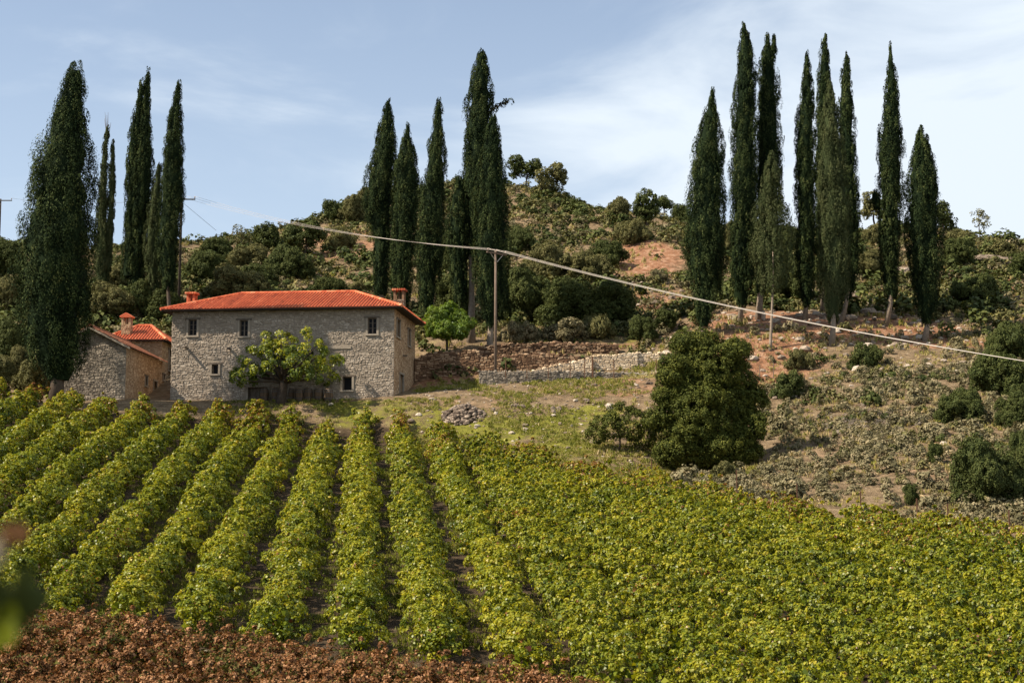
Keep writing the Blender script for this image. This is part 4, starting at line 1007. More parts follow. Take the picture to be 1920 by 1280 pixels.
# ------------------------------------------------------------------ named shrubs and trees
PROTO = {}
def hash_seed(kind, v): return sum(ord(c_) * (i + 3) for i, c_ in enumerate(kind)) * 13 + v
def proto(kind, v, asp):
    """a shrub of half width 1 and height asp"""
    if (kind, v, asp) in PROTO: return PROTO[(kind, v, asp)]
    r = np.random.default_rng(hash_seed(kind, v) + int(asp * 100))
    big = kind.endswith('_big'); mat = kind.replace('_big', '')
    nl = int((15 if big else 9) * (.7 + .5 * asp))
    lobes = [((0, 0, .42 * asp), (.55, .55, .45 * asp))]
    for i in range(nl):
        a = 2 * math.pi * (i * .618 + r.uniform(-.1, .1)); el = r.uniform(.0, 1.3); d = r.uniform(.55, .78)
        s = r.uniform(.17, .36)
        lobes.append(((d * math.cos(a) * math.cos(el) ** .7, d * math.sin(a) * math.cos(el) ** .7, max(.12, (.1 + .72 * math.sin(el)) * asp)), (s, s, s * r.uniform(.7, 1.1))))
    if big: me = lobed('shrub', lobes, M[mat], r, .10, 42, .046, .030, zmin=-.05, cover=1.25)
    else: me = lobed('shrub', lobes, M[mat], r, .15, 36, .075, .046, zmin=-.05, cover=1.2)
    PROTO[(kind, v, asp)] = me
    return me
BN = [0]
def shrub(label, px, py, w, h, kind, group='shrubs on the hillside'):
    """px,py = foot in the photo; w,h in photo pixels"""
    g = ground_at(px, py); s = g[1] / F
    BN[0] += 1; r = np.random.default_rng(BN[0] * 17)
    asp = min((.7, 1.1, 1.6), key=lambda q: abs(q - 2 * h / w))
    o = obj('shrub', proto(kind, BN[0] % 2, asp), None, (g[0], g[1], g[2] - .08 * h * s))
    o.rotation_euler = (0, 0, r.uniform(0, 6.28)); o.scale = (w * s / 2, w * s / 2 * r.uniform(.85, 1.1), h * s * 1.08 / asp)
    tag(o, label, 'shrub', group)
    return o
for a in [
    # left slope
    ('dark shrub at the left picture edge below the leftmost pole', 8, 520, 90, 75, 'dark_big'),
    ('olive green shrub left of the huge cone shaped cypress', 22, 600, 80, 85, 'olive_big'),
    ('dark leafy bush at the left edge beside the vine row ends', 10, 690, 85, 95, 'dark_big'),
    ('leafy green bush at the foot of the huge cone shaped cypress', 38, 716, 60, 70, 'olive_big'),
    ('light green bush between the left edge and the vine row tops', 62, 735, 90, 60, 'olive_big'),
    ('dense green bush at the left edge, lowest of those beside the vine tops', -8, 742, 90, 80, 'olive_big'),
    ('rounded green shrub between the huge cypress and the thin twin topped one', 205, 600, 110, 75, 'olive_big'),
    ('green bush right above the chimney of the small tiled building', 255, 588, 100, 62, 'dark_big'),
    ('dark bush in front of the ragged cypress trunk, above the outbuilding roof', 300, 600, 80, 60, 'dark_big'),
    ('pale green bush just left of the farmhouse roof corner', 318, 570, 70, 60, 'olive'),
    ('low bush beside the thin twin topped cypress foot', 150, 590, 80, 60, 'dark_big'),
    ('shrub on the slope above the left cypress group', 215, 545, 80, 55, 'olive'),
    ('broad dark bush right of the utility pole behind the farmhouse', 385, 535, 95, 60, 'dark_big'),
    ('rounded olive shrub above the left end of the farmhouse ridge', 440, 560, 130, 62, 'olive_big'),
    ('dome shaped green shrub just above the tiled ridge', 483, 548, 95, 48, 'dark_big'),
    ('dark wide bush on the slope below the skyline tree with two trunks', 540, 520, 105, 62, 'dark_big'),
    ('dark bush high on the left slope beside the pole', 405, 492, 85, 42, 'dark_big'),
    ('olive bush halfway up the left slope', 470, 500, 90, 42, 'olive_big'),
    ('low rounded green shrub peeping over the middle of the ridge', 615, 562, 80, 40, 'dark_big'),
    ('second low shrub peeping over the ridge, next to the cypresses', 668, 562, 60, 32, 'olive_big'),
    ('small dark bush on the bare brown slope above the ridge', 575, 522, 45, 32, 'dark'),
    ('bush on the bare slope left of the bulging cypress', 640, 465, 60, 40, 'olive'),
    ('skyline bush left of the bulging cypress', 665, 415, 75, 48, 'olive_big'),
    ('tallest skyline bush leaning on the bulging cypress', 690, 395, 60, 45, 'olive_big'),
    ('skyline bush above the brown patch left of the middle cypresses', 620, 412, 55, 34, 'dark'),
    # middle
    ('dark bush behind the trunks of the middle cypresses', 850, 600, 90, 90, 'dark_big'),
    ('dark bush filling the gap between the slim and tallest middle cypresses', 845, 510, 70, 75, 'dark_big'),
    ('large dark shrub right of the middle utility pole', 985, 600, 120, 110, 'dark_big'),
    ('dark green spreading shrub above the terrace walls', 1060, 612, 130, 95, 'dark_big'),
    ('bright rimmed evergreen shrub at the right of the dark thicket', 1140, 605, 120, 85, 'dark_big'),
    ('olive shrub on top of the dark thicket right of the pole', 1030, 520, 110, 62, 'olive_big'),
    ('olive shrub in the thicket under the power wires', 1105, 525, 95, 55, 'olive_big'),
    ('dark shrub in the middle of the hill face', 1140, 500, 85, 45, 'dark_big'),
    ('dark bush right behind the broad cypress crown', 975, 470, 70, 45, 'dark_big'),
    ('low green shrub at the foot of the hill behind the terrace wall end', 1205, 638, 60, 50, 'dark_big'),
    ('small dark shrub with a stem behind the tan wall end', 1250, 620, 60, 42, 'dark'),
    ('dry looking shrub on the terrace right of the pole', 975, 642, 90, 34, 'sage'),
    ('greyish shrub along the upper terrace edge', 1070, 637, 120, 30, 'sage'),
    ('olive bush on the terrace edge right of the dry shrubs', 1120, 634, 80, 36, 'olive'),
    ('round skyline bush left of the round topped tree', 1160, 405, 60, 26, 'olive'),
    ('dark skyline bush between the two round topped trees and the spindle cypress', 1275, 420, 55, 36, 'dark'),
    ('spreading hillside shrub under the round topped tree', 1190, 455, 90, 36, 'olive_big'),
    ('grey shrub on the orange earth patch', 1235, 530, 42, 22, 'sage'),
    # right
    ('big dark bush between the tall columnar cypresses low down', 1470, 570, 100, 110, 'dark_big'),
    ('bush behind the spindle cypress on the right slope', 1372, 470, 60, 60, 'olive_big'),
    ('bush between the slender cypress and the see-through one', 1482, 480, 60, 62, 'dark_big'),
    ('shrub in the gap right of the cypress cluster', 1632, 520, 70, 55, 'olive_big'),
    ('shrub near rocks behind the lone tall cypress', 1640, 460, 60, 40, 'olive'),
    ('olive bush right of the squat cypress high on the slope', 1800, 500, 85, 50, 'dark_big'),
    ('dark bush on the rocks right of the squat cypress', 1830, 575, 110, 60, 'dark_big'),
    ('skyline bush on the rocks at the right', 1800, 462, 60, 34, 'olive'),
    ('dry bush at the right end of the skyline', 1880, 490, 70, 34, 'olive'),
    ('dark bush at the right edge of the skyline slope', 1915, 520, 60, 50, 'dark'),
    ('tall green bush at the right edge where the power wires leave the picture', 1890, 672, 110, 68, 'dark_big'),
    ('dark bush directly below the wires at the right edge', 1870, 735, 130, 70, 'dark_big'),
    ('dark bush in the right hand scrub, upper of a pair', 1800, 790, 110, 60, 'dark_big'),
    ('dark bush at the right edge in the middle of the scrub', 1905, 800, 90, 70, 'dark_big'),
    ('largest dark bush above the vineyard at the right edge', 1845, 945, 140, 135, 'dark_big'),
    ('dark bush cut by the right edge beside the largest one', 1925, 930, 90, 140, 'dark_big'),
    ('small green bush in the dry scrub below the squat cypress', 1625, 690, 70, 42, 'dark'),
    ('green bush in the dry scrub right of the round evergreen tree', 1480, 745, 75, 45, 'dark'),
    ('little dark bush low in the scrub near the fence posts', 1755, 870, 34, 42, 'dark'),
    ('dark green tuft beside the vineyard edge posts', 1710, 945, 34, 40, 'dark'),
    ('feathery green bush at the vineyard edge under the round evergreen tree', 1360, 905, 60, 36, 'olive'),
    ('olive bush on the red slope edge below the thin see-through cypress', 1500, 690, 60, 36, 'olive'),
]: shrub(*a)

# broadleaf trees with visible trunks
def tree(label, px, py, D, lobes_px, mat, cr, leaf, per=46, extra=0, name='evergreen_tree', trunk=.16, group=None, bark='dark_bark', seed=0, cover=1.15, cat='tree', zmin=-1e9, **k):
    """lobes_px: (dx, y, rx, ry) in photo px relative to the foot"""
    rng = np.random.default_rng(700 + seed)
    if D is None: g = ground_at(px, py)
    else:
        g = at(px, py, D); g[2] = z1(g[0], g[1])
    s = g[1] / F; zt = lambda y: at(px, y, g[1])[2] - g[2]
    root = empty(name, g); tag(root, label, cat, group)
    lobes = [(np.array([dx * s, rng.uniform(-.35, .35) * rx * s, zt(y)]), np.array([rx * s, rx * s * .9, ry * s])) for dx, y, rx, ry in lobes_px]
    small = []
    for i in range(extra):                       # lesser boughs breaking the outline
        c_, r_ = lobes[int(rng.integers(len(lobes)))]; d = nrmz(rng.normal(size=3) + np.array([0, -.4, .35])); q = rng.uniform(.45, 1.0)
        small.append((c_ + d * r_ * rng.uniform(.8, 1.02), np.array([q, q, q * .8])))
    lob_all = lobes + small
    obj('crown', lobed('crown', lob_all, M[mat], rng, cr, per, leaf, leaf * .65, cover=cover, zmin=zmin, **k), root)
    mb = MB(); top = min(lobes, key=lambda l: abs(l[0][0]))[0] * np.array([.6, .6, .85])
    branchy(mb, (0, 0, -.2), top, trunk, rng, [l[0] for l in lobes])
    mb.build('trunk', M[bark], root, smooth=True)
    return root
SK = 'trees along the skyline'
tree('twin crowned skyline tree right of the tallest middle cypress', 985, 352, None, [(-18, 306, 17, 15), (6, 318, 17, 15), (18, 312, 12, 14), (-22, 326, 8, 7)], 'dark', .55, .28, 36, group=SK, seed=1)
tree('low bushy skyline tree just right of the twin crowned one', 1035, 368, None, [(-14, 335, 16, 20), (10, 322, 17, 14), (20, 336, 10, 10), (-4, 352, 22, 16)], 'olive', .55, .28, 36, group=SK, seed=2)
tree('round topped tree standing alone on the right shoulder of the hill', 1212, 425, None, [(0, 375, 18, 18), (-12, 388, 14, 14), (13, 390, 13, 14), (0, 400, 18, 12)], 'dark', .5, .26, 36, group=SK, seed=3)
tree('small dark tree next to the round topped one', 1246, 402, None, [(-2, 378, 12, 9), (6, 384, 10, 8)], 'dark', .45, .24, 36, group=SK, seed=4, trunk=.11)
tree('small tree between the cypress cluster and the lone tall cypress', 1640, 420, None, [(-4, 375, 15, 14), (6, 392, 17, 15), (-14, 395, 10, 12)], 'olive', .5, .26, 36, group=SK, seed=5)
tree('dark little tree behind the squat cypress', 1770, 450, None, [(-4, 400, 16, 18), (8, 415, 14, 14)], 'dark', .5, .26, 36, group=SK, seed=6)
tree('sparse crooked little tree alone on the right skyline', 1838, 446, None, [(-2, 402, 12, 8), (8, 410, 9, 6), (14, 422, 9, 4), (-6, 418, 9, 8)], 'olive', .38, .22, 20, group=SK, seed=7, trunk=.09, cover=.8, core=False)
tree('thin half bare tree on the left skyline', 452, 466, None, [(-6, 432, 13, 9), (8, 436, 12, 9), (0, 446, 14, 8)], 'olive', .4, .22, 18, group=SK, seed=8, trunk=.09, cover=.8, core=False)
tree('compact dark round tree on the left skyline', 500, 470, None, [(-6, 432, 17, 16), (8, 440, 14, 16), (0, 450, 20, 14)], 'dark', .5, .26, 40, group=SK, seed=9)
tree('wide dark flat topped tree with two trunks under the wire end', 572, 478, None, [(-18, 440, 20, 18), (8, 432, 22, 17), (24, 442, 14, 12), (-8, 450, 28, 13)], 'dark', .5, .26, 44, group=SK, seed=10)

# bright walnut between the cypress trunks
tree('bright yellow green walnut tree beside the farmhouse corner', 838, 652, 129, [(-18, 604, 16, 18), (2, 588, 14, 14), (20, 596, 16, 16), (30, 612, 10, 14), (-6, 618, 26, 16), (16, 624, 20, 12), (-24, 622, 12, 12)], 'bright', .34, .16, 60, name='walnut_tree', seed=11, trunk=.14, extra=14)
# big rounded evergreen
tree('large rounded evergreen tree, dense to the ground, on the vineyard edge', 1325, 885, 97, [(-40, 705, 38, 52), (20, 692, 56, 56), (-20, 655, 28, 22), (60, 735, 38, 58), (-62, 785, 32, 60), (0, 780, 66, 76), (64, 812, 40, 58), (-42, 842, 48, 38), (30, 845, 60, 38), (-25, 745, 38, 38)], 'round', .34, .13, 46, name='round_tree', seed=12, trunk=.4, zmin=.02, cover=1.4, extra=60)
tree('feathery small tree on a thin stem left of the large rounded evergreen', 1160, 850, 100, [(-18, 800, 34, 24), (24, 795, 38, 30), (48, 815, 26, 28), (-42, 815, 20, 14), (6, 775, 26, 18)], 'round', .24, .13, 28, name='feathery_tree', seed=13, trunk=.09, cover=1.0, core=False)

# ------------------------------------------------------------------ mulberry in front of the farmhouse
rng = np.random.default_rng(77)
g = at(530, 757, 115.6); g[2] = z1(g[0], g[1]); s = g[1] / F
mul = empty('mulberry_tree', g); tag(mul, 'spreading yellow green tree with a thick dark trunk in front of the farmhouse', 'tree')
zt = lambda y: at(530, y, g[1])[2] - g[2]
ends = []
for x, y in [(497, 633), (530, 630), (553, 640), (575, 628), (588, 640), (600, 652), (465, 655), (480, 662), (500, 650), (515, 645), (540, 652), (560, 655), (575, 660), (610, 664), (456, 678), (470, 684), (490, 676), (510, 670), (530, 668), (550, 672), (570, 676), (590, 672), (625, 676), (636, 673), (445, 694), (458, 704), (474, 702), (492, 698), (508, 692), (548, 690), (565, 694), (582, 692), (600, 690), (614, 694), (622, 704), (440, 706), (520, 682), (536, 684), (590, 700), (600, 678), (545, 662), (505, 660), (525, 655), (485, 688), (556, 684), (447, 712), (470, 712), (608, 716), (590, 714), (560, 713)]:
    for _ in range(3):
        dy = rng.uniform(-1, 1) * 3.2 * (1 - ((x - 535) / 115) ** 2) ** .5
        ends.append(np.array([(x - 530) * s + rng.normal(0, .12), dy, zt(y) + rng.normal(0, .12)]))
ends = np.array(ends)
dirn = nrmz(ends - np.array([0, 0, 1.9]))
V, Q, rnd = clump_leaves(ends, dirn, rng, .44, 80, .185, .13, updir=.5, droop=.5)
hgt = np.repeat(((ends[:, 2] - 1.5) / 4.2), 80)
rnd = np.clip(rnd - .06 + .46 * hgt * rng.uniform(.3, 1.2, len(rnd)), 0, 1)   # sunlit, yellower crown top put into the leaf colour by height
obj('crown', mesh_np('crown', V, Q, M['fig'], rnd), mul)
mb = MB()
mb.tube([(-.1, 0, -.3), (-.12, 0, .4), (-.02, 0, 1.1), (.08, 0, 1.9)], [.52, .42, .38, .34], 10, .3)
for e in ends[::4]:
    st = np.array([.05, 0, 1.7]); mid = st + (e - st) * .5 + np.array([0, 0, .35 - .1 * abs(e[0])]); mb.tube([st, st + (mid - st) * .5 + [0, 0, .1], mid, e], [.17, .12, .07, .02], 6, .3)
mb.build('trunk', M['dark_bark'], mul, smooth=True)

# ------------------------------------------------------------------ barrels
prof = lambda z: .29 + .085 * (1 - (2 * z - 1) ** 2)
def barrel():
    t_ = empty('wine_barrel', (0, 0, 0))
    mb = MB(); n = 18
    for j in range(n):
        a0, a1 = 2 * math.pi * j / n + .012, 2 * math.pi * (j + 1) / n - .012
        V = []; zs = np.linspace(0, 1, 9)
        for zz in zs:
            for a in (a0, a1): V.append((prof(zz) * math.cos(a), prof(zz) * math.sin(a), zz * 1.0))
        mb.add(V, [(2 * i, 2 * i + 1, 2 * i + 3, 2 * i + 2) for i in range(8)], .2 + .6 * ((j * 7) % 10) / 10)
    mb.lathe([(.27, .0), (.355, .5), (.27, .96)], 18, rnd=.1)
    mb.build('staves', M['barrelwood'], t_)
    for z0 in (.04, .22, .68, .86):
        mb = MB(); mb.lathe([(prof(z0) + .012, z0), (prof(z0 + .07) + .012, z0 + .07)], 24, cap=False); mb.build('hoop', M['metal'], t_, smooth=True)
    return t_
def copy_tree(o, parent=None):
    c_ = o.copy(); COL.objects.link(c_)
    if parent: c_.parent = parent
    for ch_ in list(o.children): copy_tree(ch_, c_)
    return c_
B0 = barrel()
bl = [(494.5, 117.5, 'wine barrel standing in front of the wide low doorway'), (517, 117.4, 'wine barrel just left of the mulberry trunk'), (548, 117.3, 'wine barrel half hidden behind the mulberry trunk, on its right'), (559, 116.8, 'first full wine barrel right of the mulberry trunk'), (577, 117.0, 'middle barrel of the line right of the mulberry trunk'), (596.5, 116.8, 'second last barrel of the line before the small dark window'), (615.5, 116.5, 'last barrel of the line, nearest the small dark window, pale hoops')]
for i_, (px, D, lab) in enumerate(bl):
    b_ = B0 if i_ == 0 else copy_tree(B0)
    X = (px - 960) / F * D
    b_.location = (X, D, z1(X, D) - .02); b_.rotation_euler = (0, 0, i_ * 1.3)
    b_.scale = (1.0, 1.0, 1.05)
    tag(b_, lab, 'barrel', 'wine barrels along the farmhouse wall')

# ------------------------------------------------------------------ poles and wires
def pole(label, base, topz, arm, armdir, seed=0, r=.13, mat='palewood', brace=True, short=False):
    t_ = empty('utility_pole', base); tag(t_, label, 'utility pole', 'utility poles')
    h = topz - base[2]; mb = MB(); mb.tube([(0, 0, -.6), (0, 0, h * .5), (0, 0, h)], [r * 1.15, r, r * .8], 10); mb.build('post', M[mat], t_, smooth=True)
    d = np.array([*armdir, 0.0]); n = np.array([-d[1], d[0], 0])
    mb = MB(); a0, a1 = arm
    mb.box(d * a0 - n * (r + .07) + ZZ * (h - .32), d * (a1 - a0), n * .12, ZZ * .13); mb.build('crossarm', M['metal' if short else mat], t_)
    if brace:
        for sg in (-1, 1):
            mb = MB(); mb.tube([d * sg * .06 - n * r + ZZ * (h - 1.0), d * sg * .75 - n * (r + .02) + ZZ * (h - .3)], .025, 6); mb.build('brace', M['wire'], t_)
    P = []
    for q in ((a0 + .12, (a0 + a1) / 2 + .001, a1 - .12) if not short else (a0 + .1, a1 - .06)):
        mb = MB(); o = d * q - n * (r + .01) + ZZ * (h - .19)
        mb.lathe([(.02, 0), (.02, .08), (.06, .09), (.055, .15), (.075, .16), (.05, .24), (.02, .26)], 10, o); mb.build('insulator', M['porcelain'], t_, smooth=True)
        P.append(np.array(base) + o + ZZ * .27)
    return t_, P
pb = at(929, 698, 122.6); pb[2] = z1(pb[0], pb[1]); pt = at(936, 470, 122.6)
_, IA = pole('brown wooden utility pole standing behind the low grey wall', pb, pt[2], (-1.15, 1.15), (math.cos(.75), math.sin(.75)), r=.125)
pb2 = at(336, 540, 150); pb2[2] = z1(pb2[0], pb2[1]); pt2 = at(342, 370, 150)
_, IB = pole('dark utility pole with one short arm, beside the ragged left cypress', pb2, pt2[2], (-.35, 1.5), (1, 0), r=.14, mat='darkwood', brace=False, short=True)
pb3 = at(-3, 470, 190); pb3[2] = z1(pb3[0], pb3[1]); pt3 = at(-3, 373, 190)
_, IC = pole('far utility pole cut by the left picture edge', pb3, pt3[2], (-1.3, 1.6), (1, 0), r=.14, mat='darkwood', brace=False, short=True)
pb4 = at(2040, 900, 92); pt4 = at(2110, 706, 92)
def span(A, B, sag, label, r=.022, mat='wire'):
    A, B = np.asarray(A), np.asarray(B); P = []
    for q in np.linspace(0, 1, 40): P.append(A + (B - A) * q - ZZ * sag * 4 * q * (1 - q) - A)
    mb = MB(); mb.tube(P, r, 6); o = mb.build('power_line', M[mat], None, smooth=True, loc=A)
    tag(o, label, 'power line', 'overhead wires of the utility poles'); return o
for k, nm in enumerate(('back', 'middle', 'front')):
    e = pt4 + np.array([(k - 1) * .75, (k - 1) * .7, .0])
    span(IA[k], e, .75, '%s wire of the three running from the middle pole down to the right edge' % nm, r=.016)
for k, nm in enumerate(('back', 'middle', 'front')):
    b = IB[min(k, 1)] if k != 1 else (IB[0] + IB[1]) / 2 + ZZ * .02
    span(IA[k], b + ZZ * 0, 0.9, '%s wire of the three between the middle pole and the pole by the left cypress' % nm, r=.012)
span(IB[0], IC[1], .8, 'thin wire between the far left pole and the pole by the left cypress', r=.015, mat='metal')
gp = at(410, 455, 185); gp[2] = z1(gp[0], gp[1])
span(IB[0] - ZZ * .35, at(405, 432, 165), .0, 'slanting guy wire from the pole by the left cypress down to the slope', r=.018, mat='metal')

# ------------------------------------------------------------------ stones, rubble heap, fence posts
rng = np.random.default_rng(9)
g = ground_at(868, 783); s = g[1] / F
mb = MB()
for k in range(330):
    a = rng.uniform(0, 6.28); q = rng.uniform(0, 1) ** .6
    hx, hy = 42 * s, 1.5
    h = .95 * max(0, 1 - q ** 1.6) * rng.uniform(.55, 1)
    x, y = q * math.cos(a) * hx, q * math.sin(a) * hy
    sz = rng.uniform(.1, .24)
    mb.stone((x, y, z1(g[0] + x, g[1] + y) - g[2] + h), sz * 1.2, sz, sz * .7, rng)
tag(mb.build('rubble_heap', M['rubble'], None, loc=g), 'heap of dark rubble stones on the grassy bank below the farmhouse', 'rubble heap')
for px, py, w, h, lab, v in [
    (925, 772, 12, 9, 'rounded brown rock just right of the rubble heap', .35), (930, 778, 9, 7, 'small pale rock below the brown one by the rubble heap', .95), (895, 800, 14, 5, 'flat white stone in the grass below the rubble heap', 1),
    (968, 763, 12, 8, 'dark rock of the pair halfway along the bank', .1), (980, 766, 14, 8, 'larger dark rock of the pair halfway along the bank', .15), (1037, 771, 13, 10, 'dark rock at the left of the trio on the bank', .2), (1048, 770, 12, 10, 'dark rock at the right of the trio on the bank', .25), (1038, 776, 12, 8, 'front rock of the trio on the bank', .3),
    (1141, 767, 18, 13, 'square pale boulder on the bank left of the large rounded evergreen', 1), (1100, 755, 16, 10, 'dark reddish rock beside the bright grass patch', .15), (1072, 802, 10, 6, 'small stone low in the grass', .8), (985, 800, 14, 6, 'flat brown rock low in the grass', .3), (1050, 797, 12, 6, 'brown stone low on the bank', .35),
    (1432, 600, 12, 20, 'pale upright boulder beside the tall columnar cypress trunk', .8), (1600, 560, 60, 18, 'broad rock outcrop behind the cypress cluster', .35), (1680, 520, 50, 22, 'grey rock slab between the lone and the squat cypress', .5), (1860, 495, 70, 20, 'long grey rock outcrop on the right skyline slope', .15), (1830, 560, 60, 24, 'rock slab below the skyline outcrop at the right', .45), (1900, 500, 50, 20, 'rock cut by the right edge on the skyline slope', .2), (1620, 590, 34, 14, 'red brown rock in front of the cypress cluster', .4), (1585, 600, 30, 12, 'low rock between two trunks of the cypress cluster', .5),
    (1770, 985 - 150, 20, 9, 'pale stone in the scrub left of the largest dark bush', .9), (1240, 842, 14, 8, 'pale stone under the feathery small tree', .8), (1205, 690, 16, 8, 'stone on the tan wall corner', .5), (620, 762, 14, 7, 'pale stone beside the last barrel', .9), (770, 792, 20, 9, 'dark rock at the ends of the middle vine rows', .2), (1265, 755, 18, 10, 'boulder at the left foot of the large rounded evergreen', .7), (1720, 612, 30, 10, 'rock ledge beside the squat cypress', .4), (1500, 640, 22, 9, 'flat stone under the see-through cypress', .6)]:
    g = ground_at(px, py); s = g[1] / F
    mb = MB(); k = 3 if w > 28 else 1
    for j in range(k):
        mb.stone((rng.uniform(-.5, .5) * w * s * (k > 1), rng.uniform(-.3, .3) * (k > 1), h * s * .35), w * s / 2 * (1 if k == 1 else .7), w * s * .4, h * s * .55, rng, v)
    tag(mb.build('rock', M['rock'], None, loc=g), lab, 'rock', 'rocks on the slopes')
fpx = [(1222, 905, 'leftmost'), (1382, 940, 'second from left'), (1495, 950, 'third from left'), (1614, 952, 'middle, tallest'), (1720, 968, 'third from right'), (1778, 985, 'second from right'), (1893, 990, 'rightmost')]
for px, py, nm in fpx:
    g = at(px, py, float(np.interp((px - 960) / F * 75, EDX, EDY)) + 1.6); g[2] = z1(g[0], g[1])
    mb = MB(); mb.bar((0, 0, .75), .03, .03, 1.1, .3); mb.tube([(-.03, -.04, 1.4), (.03, -.04, 1.4)], .01, 4)
    tag(mb.build('fence_post', M['rust'], None, loc=g), 'thin rusty fence post on the vineyard edge, %s of its line' % nm, 'fence post', 'fence posts along the vineyard edge')
for px, py, h_, lab in [(1152, 650, 46, 'thin pale stake between the feathery tree and the rounded evergreen'), (1450, 690, 34, 'thin dark stake left edge of the dry scrub'), (1427, 700, 26, 'short stake beside the rounded evergreen top')]:
    yy = {1152: 838, 1450: 715, 1427: 712}[px]; px2 = {1152: 1217, 1450: 1450, 1427: 1424}[px]
    g = ground_at(px2, yy); s = g[1] / F
    mb = MB(); mb.tube([(0, 0, -.2), (.05, 0, h_ * s)], .035, 6); tag(mb.build('stake', M['palewood'], None, loc=g), lab, 'stake', 'stakes on the slope')

# ------------------------------------------------------------------ ground cover nobody could count
def scatter_mesh(name, pts, sizes, rng, mat, nv=6, nleaf=70, ll=.17, lw=.085, tall=.9, up=.3, kindtone=None, jit=.5):
    """many small bushes merged in one mesh"""
    protos = []
    for v in range(nv):
        C_ = nrmz(rng.normal(size=(9, 3))) * np.array([.6, .6, .42]) * rng.uniform(.4, 1, (9, 1)) + np.array([0, 0, .42])
        N_ = nrmz(C_ - np.array([0, 0, .1]))
        V, Q, rd = clump_leaves(C_, N_, rng, .34, nleaf // 9, ll, lw, updir=up, jitter=jit)
        protos.append((V.reshape(-1, 4, 3), rd))
    VV, RR = [], []
    which = rng.integers(0, nv, len(pts)); ang = rng.uniform(0, 6.28, len(pts))
    tones = rng.normal(0, .16, len(pts)) if kindtone is None else kindtone
    for v in range(nv):
        m_ = which == v
        if not m_.any(): continue
        V, rd = protos[v]; ca, sa = np.cos(ang[m_]), np.sin(ang[m_])
        s = sizes[m_]
        x = V[None, ..., 0] * ca[:, None, None] - V[None, ..., 1] * sa[:, None, None]; y = V[None, ..., 0] * sa[:, None, None] + V[None, ..., 1] * ca[:, None, None]
        P = np.stack([x * s[:, None, None], y * s[:, None, None], np.broadcast_to(V[None, ..., 2], x.shape) * s[:, None, None] * tall], -1) + pts[m_][:, None, None, :]
        VV.append(P.reshape(-1, 3)); RR.append(np.clip(rd[None] + tones[m_][:, None], 0, 1).ravel())
    V = np.concatenate(VV)
    return mesh_np(name, V, np.arange(len(V)).reshape(-1, 4), mat, np.concatenate(RR))
def region(n, rng, xr, yr): return rng.uniform(*xr, n), rng.uniform(*yr, n)
rng = np.random.default_rng(31)
edge_f = lambda x: np.interp(x, EDX, EDY)
def in_house(x, y):
    q = np.stack([x - HL[0], y - HL[1]], -1); a = q @ HU[:2]; b = q @ HW[:2]
    h = (a > -1.2) & (a < HWd + 1.2) & (b > -4.2) & (b < HDp + 1)
    h |= (x > gx0 - 1) & (x < gx1 + 3.5) & (y > GYf - 5) & (y < GYf + GD + 1)
    h |= (x > bx0 - 1) & (x < bx1 + 1) & (y > BY - 1) & (y < BY + bd + 1)
    return h
vis = lambda x, y: np.abs(x) < y * .37 + 3
# hill: olive and dark scrub
x, y = region(20000, rng, (-85, 85), (126, 222))
z = Z(x, y)
nzz = fbm(x / 9, y / 9, 21); pxx = 960 + x / y * F
redz = np.zeros(len(x))
for (px, py, rx, ry, a) in [(1420, 600, 10, 9, 1), (1560, 610, 11, 9, 1), (1680, 620, 10, 8, 1), (1400, 650, 9, 6, 1), (1200, 490, 7, 14, 1), (1240, 560, 5, 8, .8), (620, 470, 9, 14, .85), (555, 440, 8, 9, .7), (515, 475, 7, 9, .6), (655, 525, 6, 9, .8), (1130, 470, 6, 8, .5), (1070, 650, 14, 4.5, 1), (840, 660, 8, 5, 1)]:
    g = ground_at(px, py); redz = np.maximum(redz, a * (1 - sstep(.5, 1.1, np.sqrt(((x - g[0]) / rx) ** 2 + ((y - g[1]) / ry) ** 2))))
keep = vis(x, y) & ~in_house(x, y) & (rng.uniform(0, 1, len(x)) < (.66 + 1.5 * (nzz - .42)) * (1 - .95 * redz))
x, y, z, nzz = x[keep], y[keep], z[keep], nzz[keep]
pick = rng.uniform(0, 1, len(x)) + (nzz - .5) * 1.2
sz = rng.uniform(.45, 1.25, len(x)) * (1 + .55 * (rng.uniform(0, 1, len(x)) < .25))
P = np.stack([x, y, z - .15], -1)
k1 = pick > .68; k2 = (pick <= .68) & (pick > .36); k3 = pick <= .36
tag(obj('dark_scrub', scatter_mesh('dark_scrub', P[k1], sz[k1] * 1.15, rng, M['dark'], ll=.25, lw=.20, nleaf=99, jit=.35)), 'dark evergreen scrub growing thickly over the hill', 'scrub', kind='stuff')
tag(obj('olive_scrub', scatter_mesh('olive_scrub', P[k2], sz[k2], rng, M['olive'], ll=.25, lw=.20, nleaf=99, jit=.35)), 'olive green low scrub covering the hill', 'scrub', kind='stuff')
tag(obj('straw_scrub', scatter_mesh('straw_scrub', P[k3], sz[k3] * .8, rng, M['sage'], ll=.27, lw=.15, nleaf=99, jit=.35)), 'straw coloured dry scrub between the green bushes of the hill', 'scrub', kind='stuff')
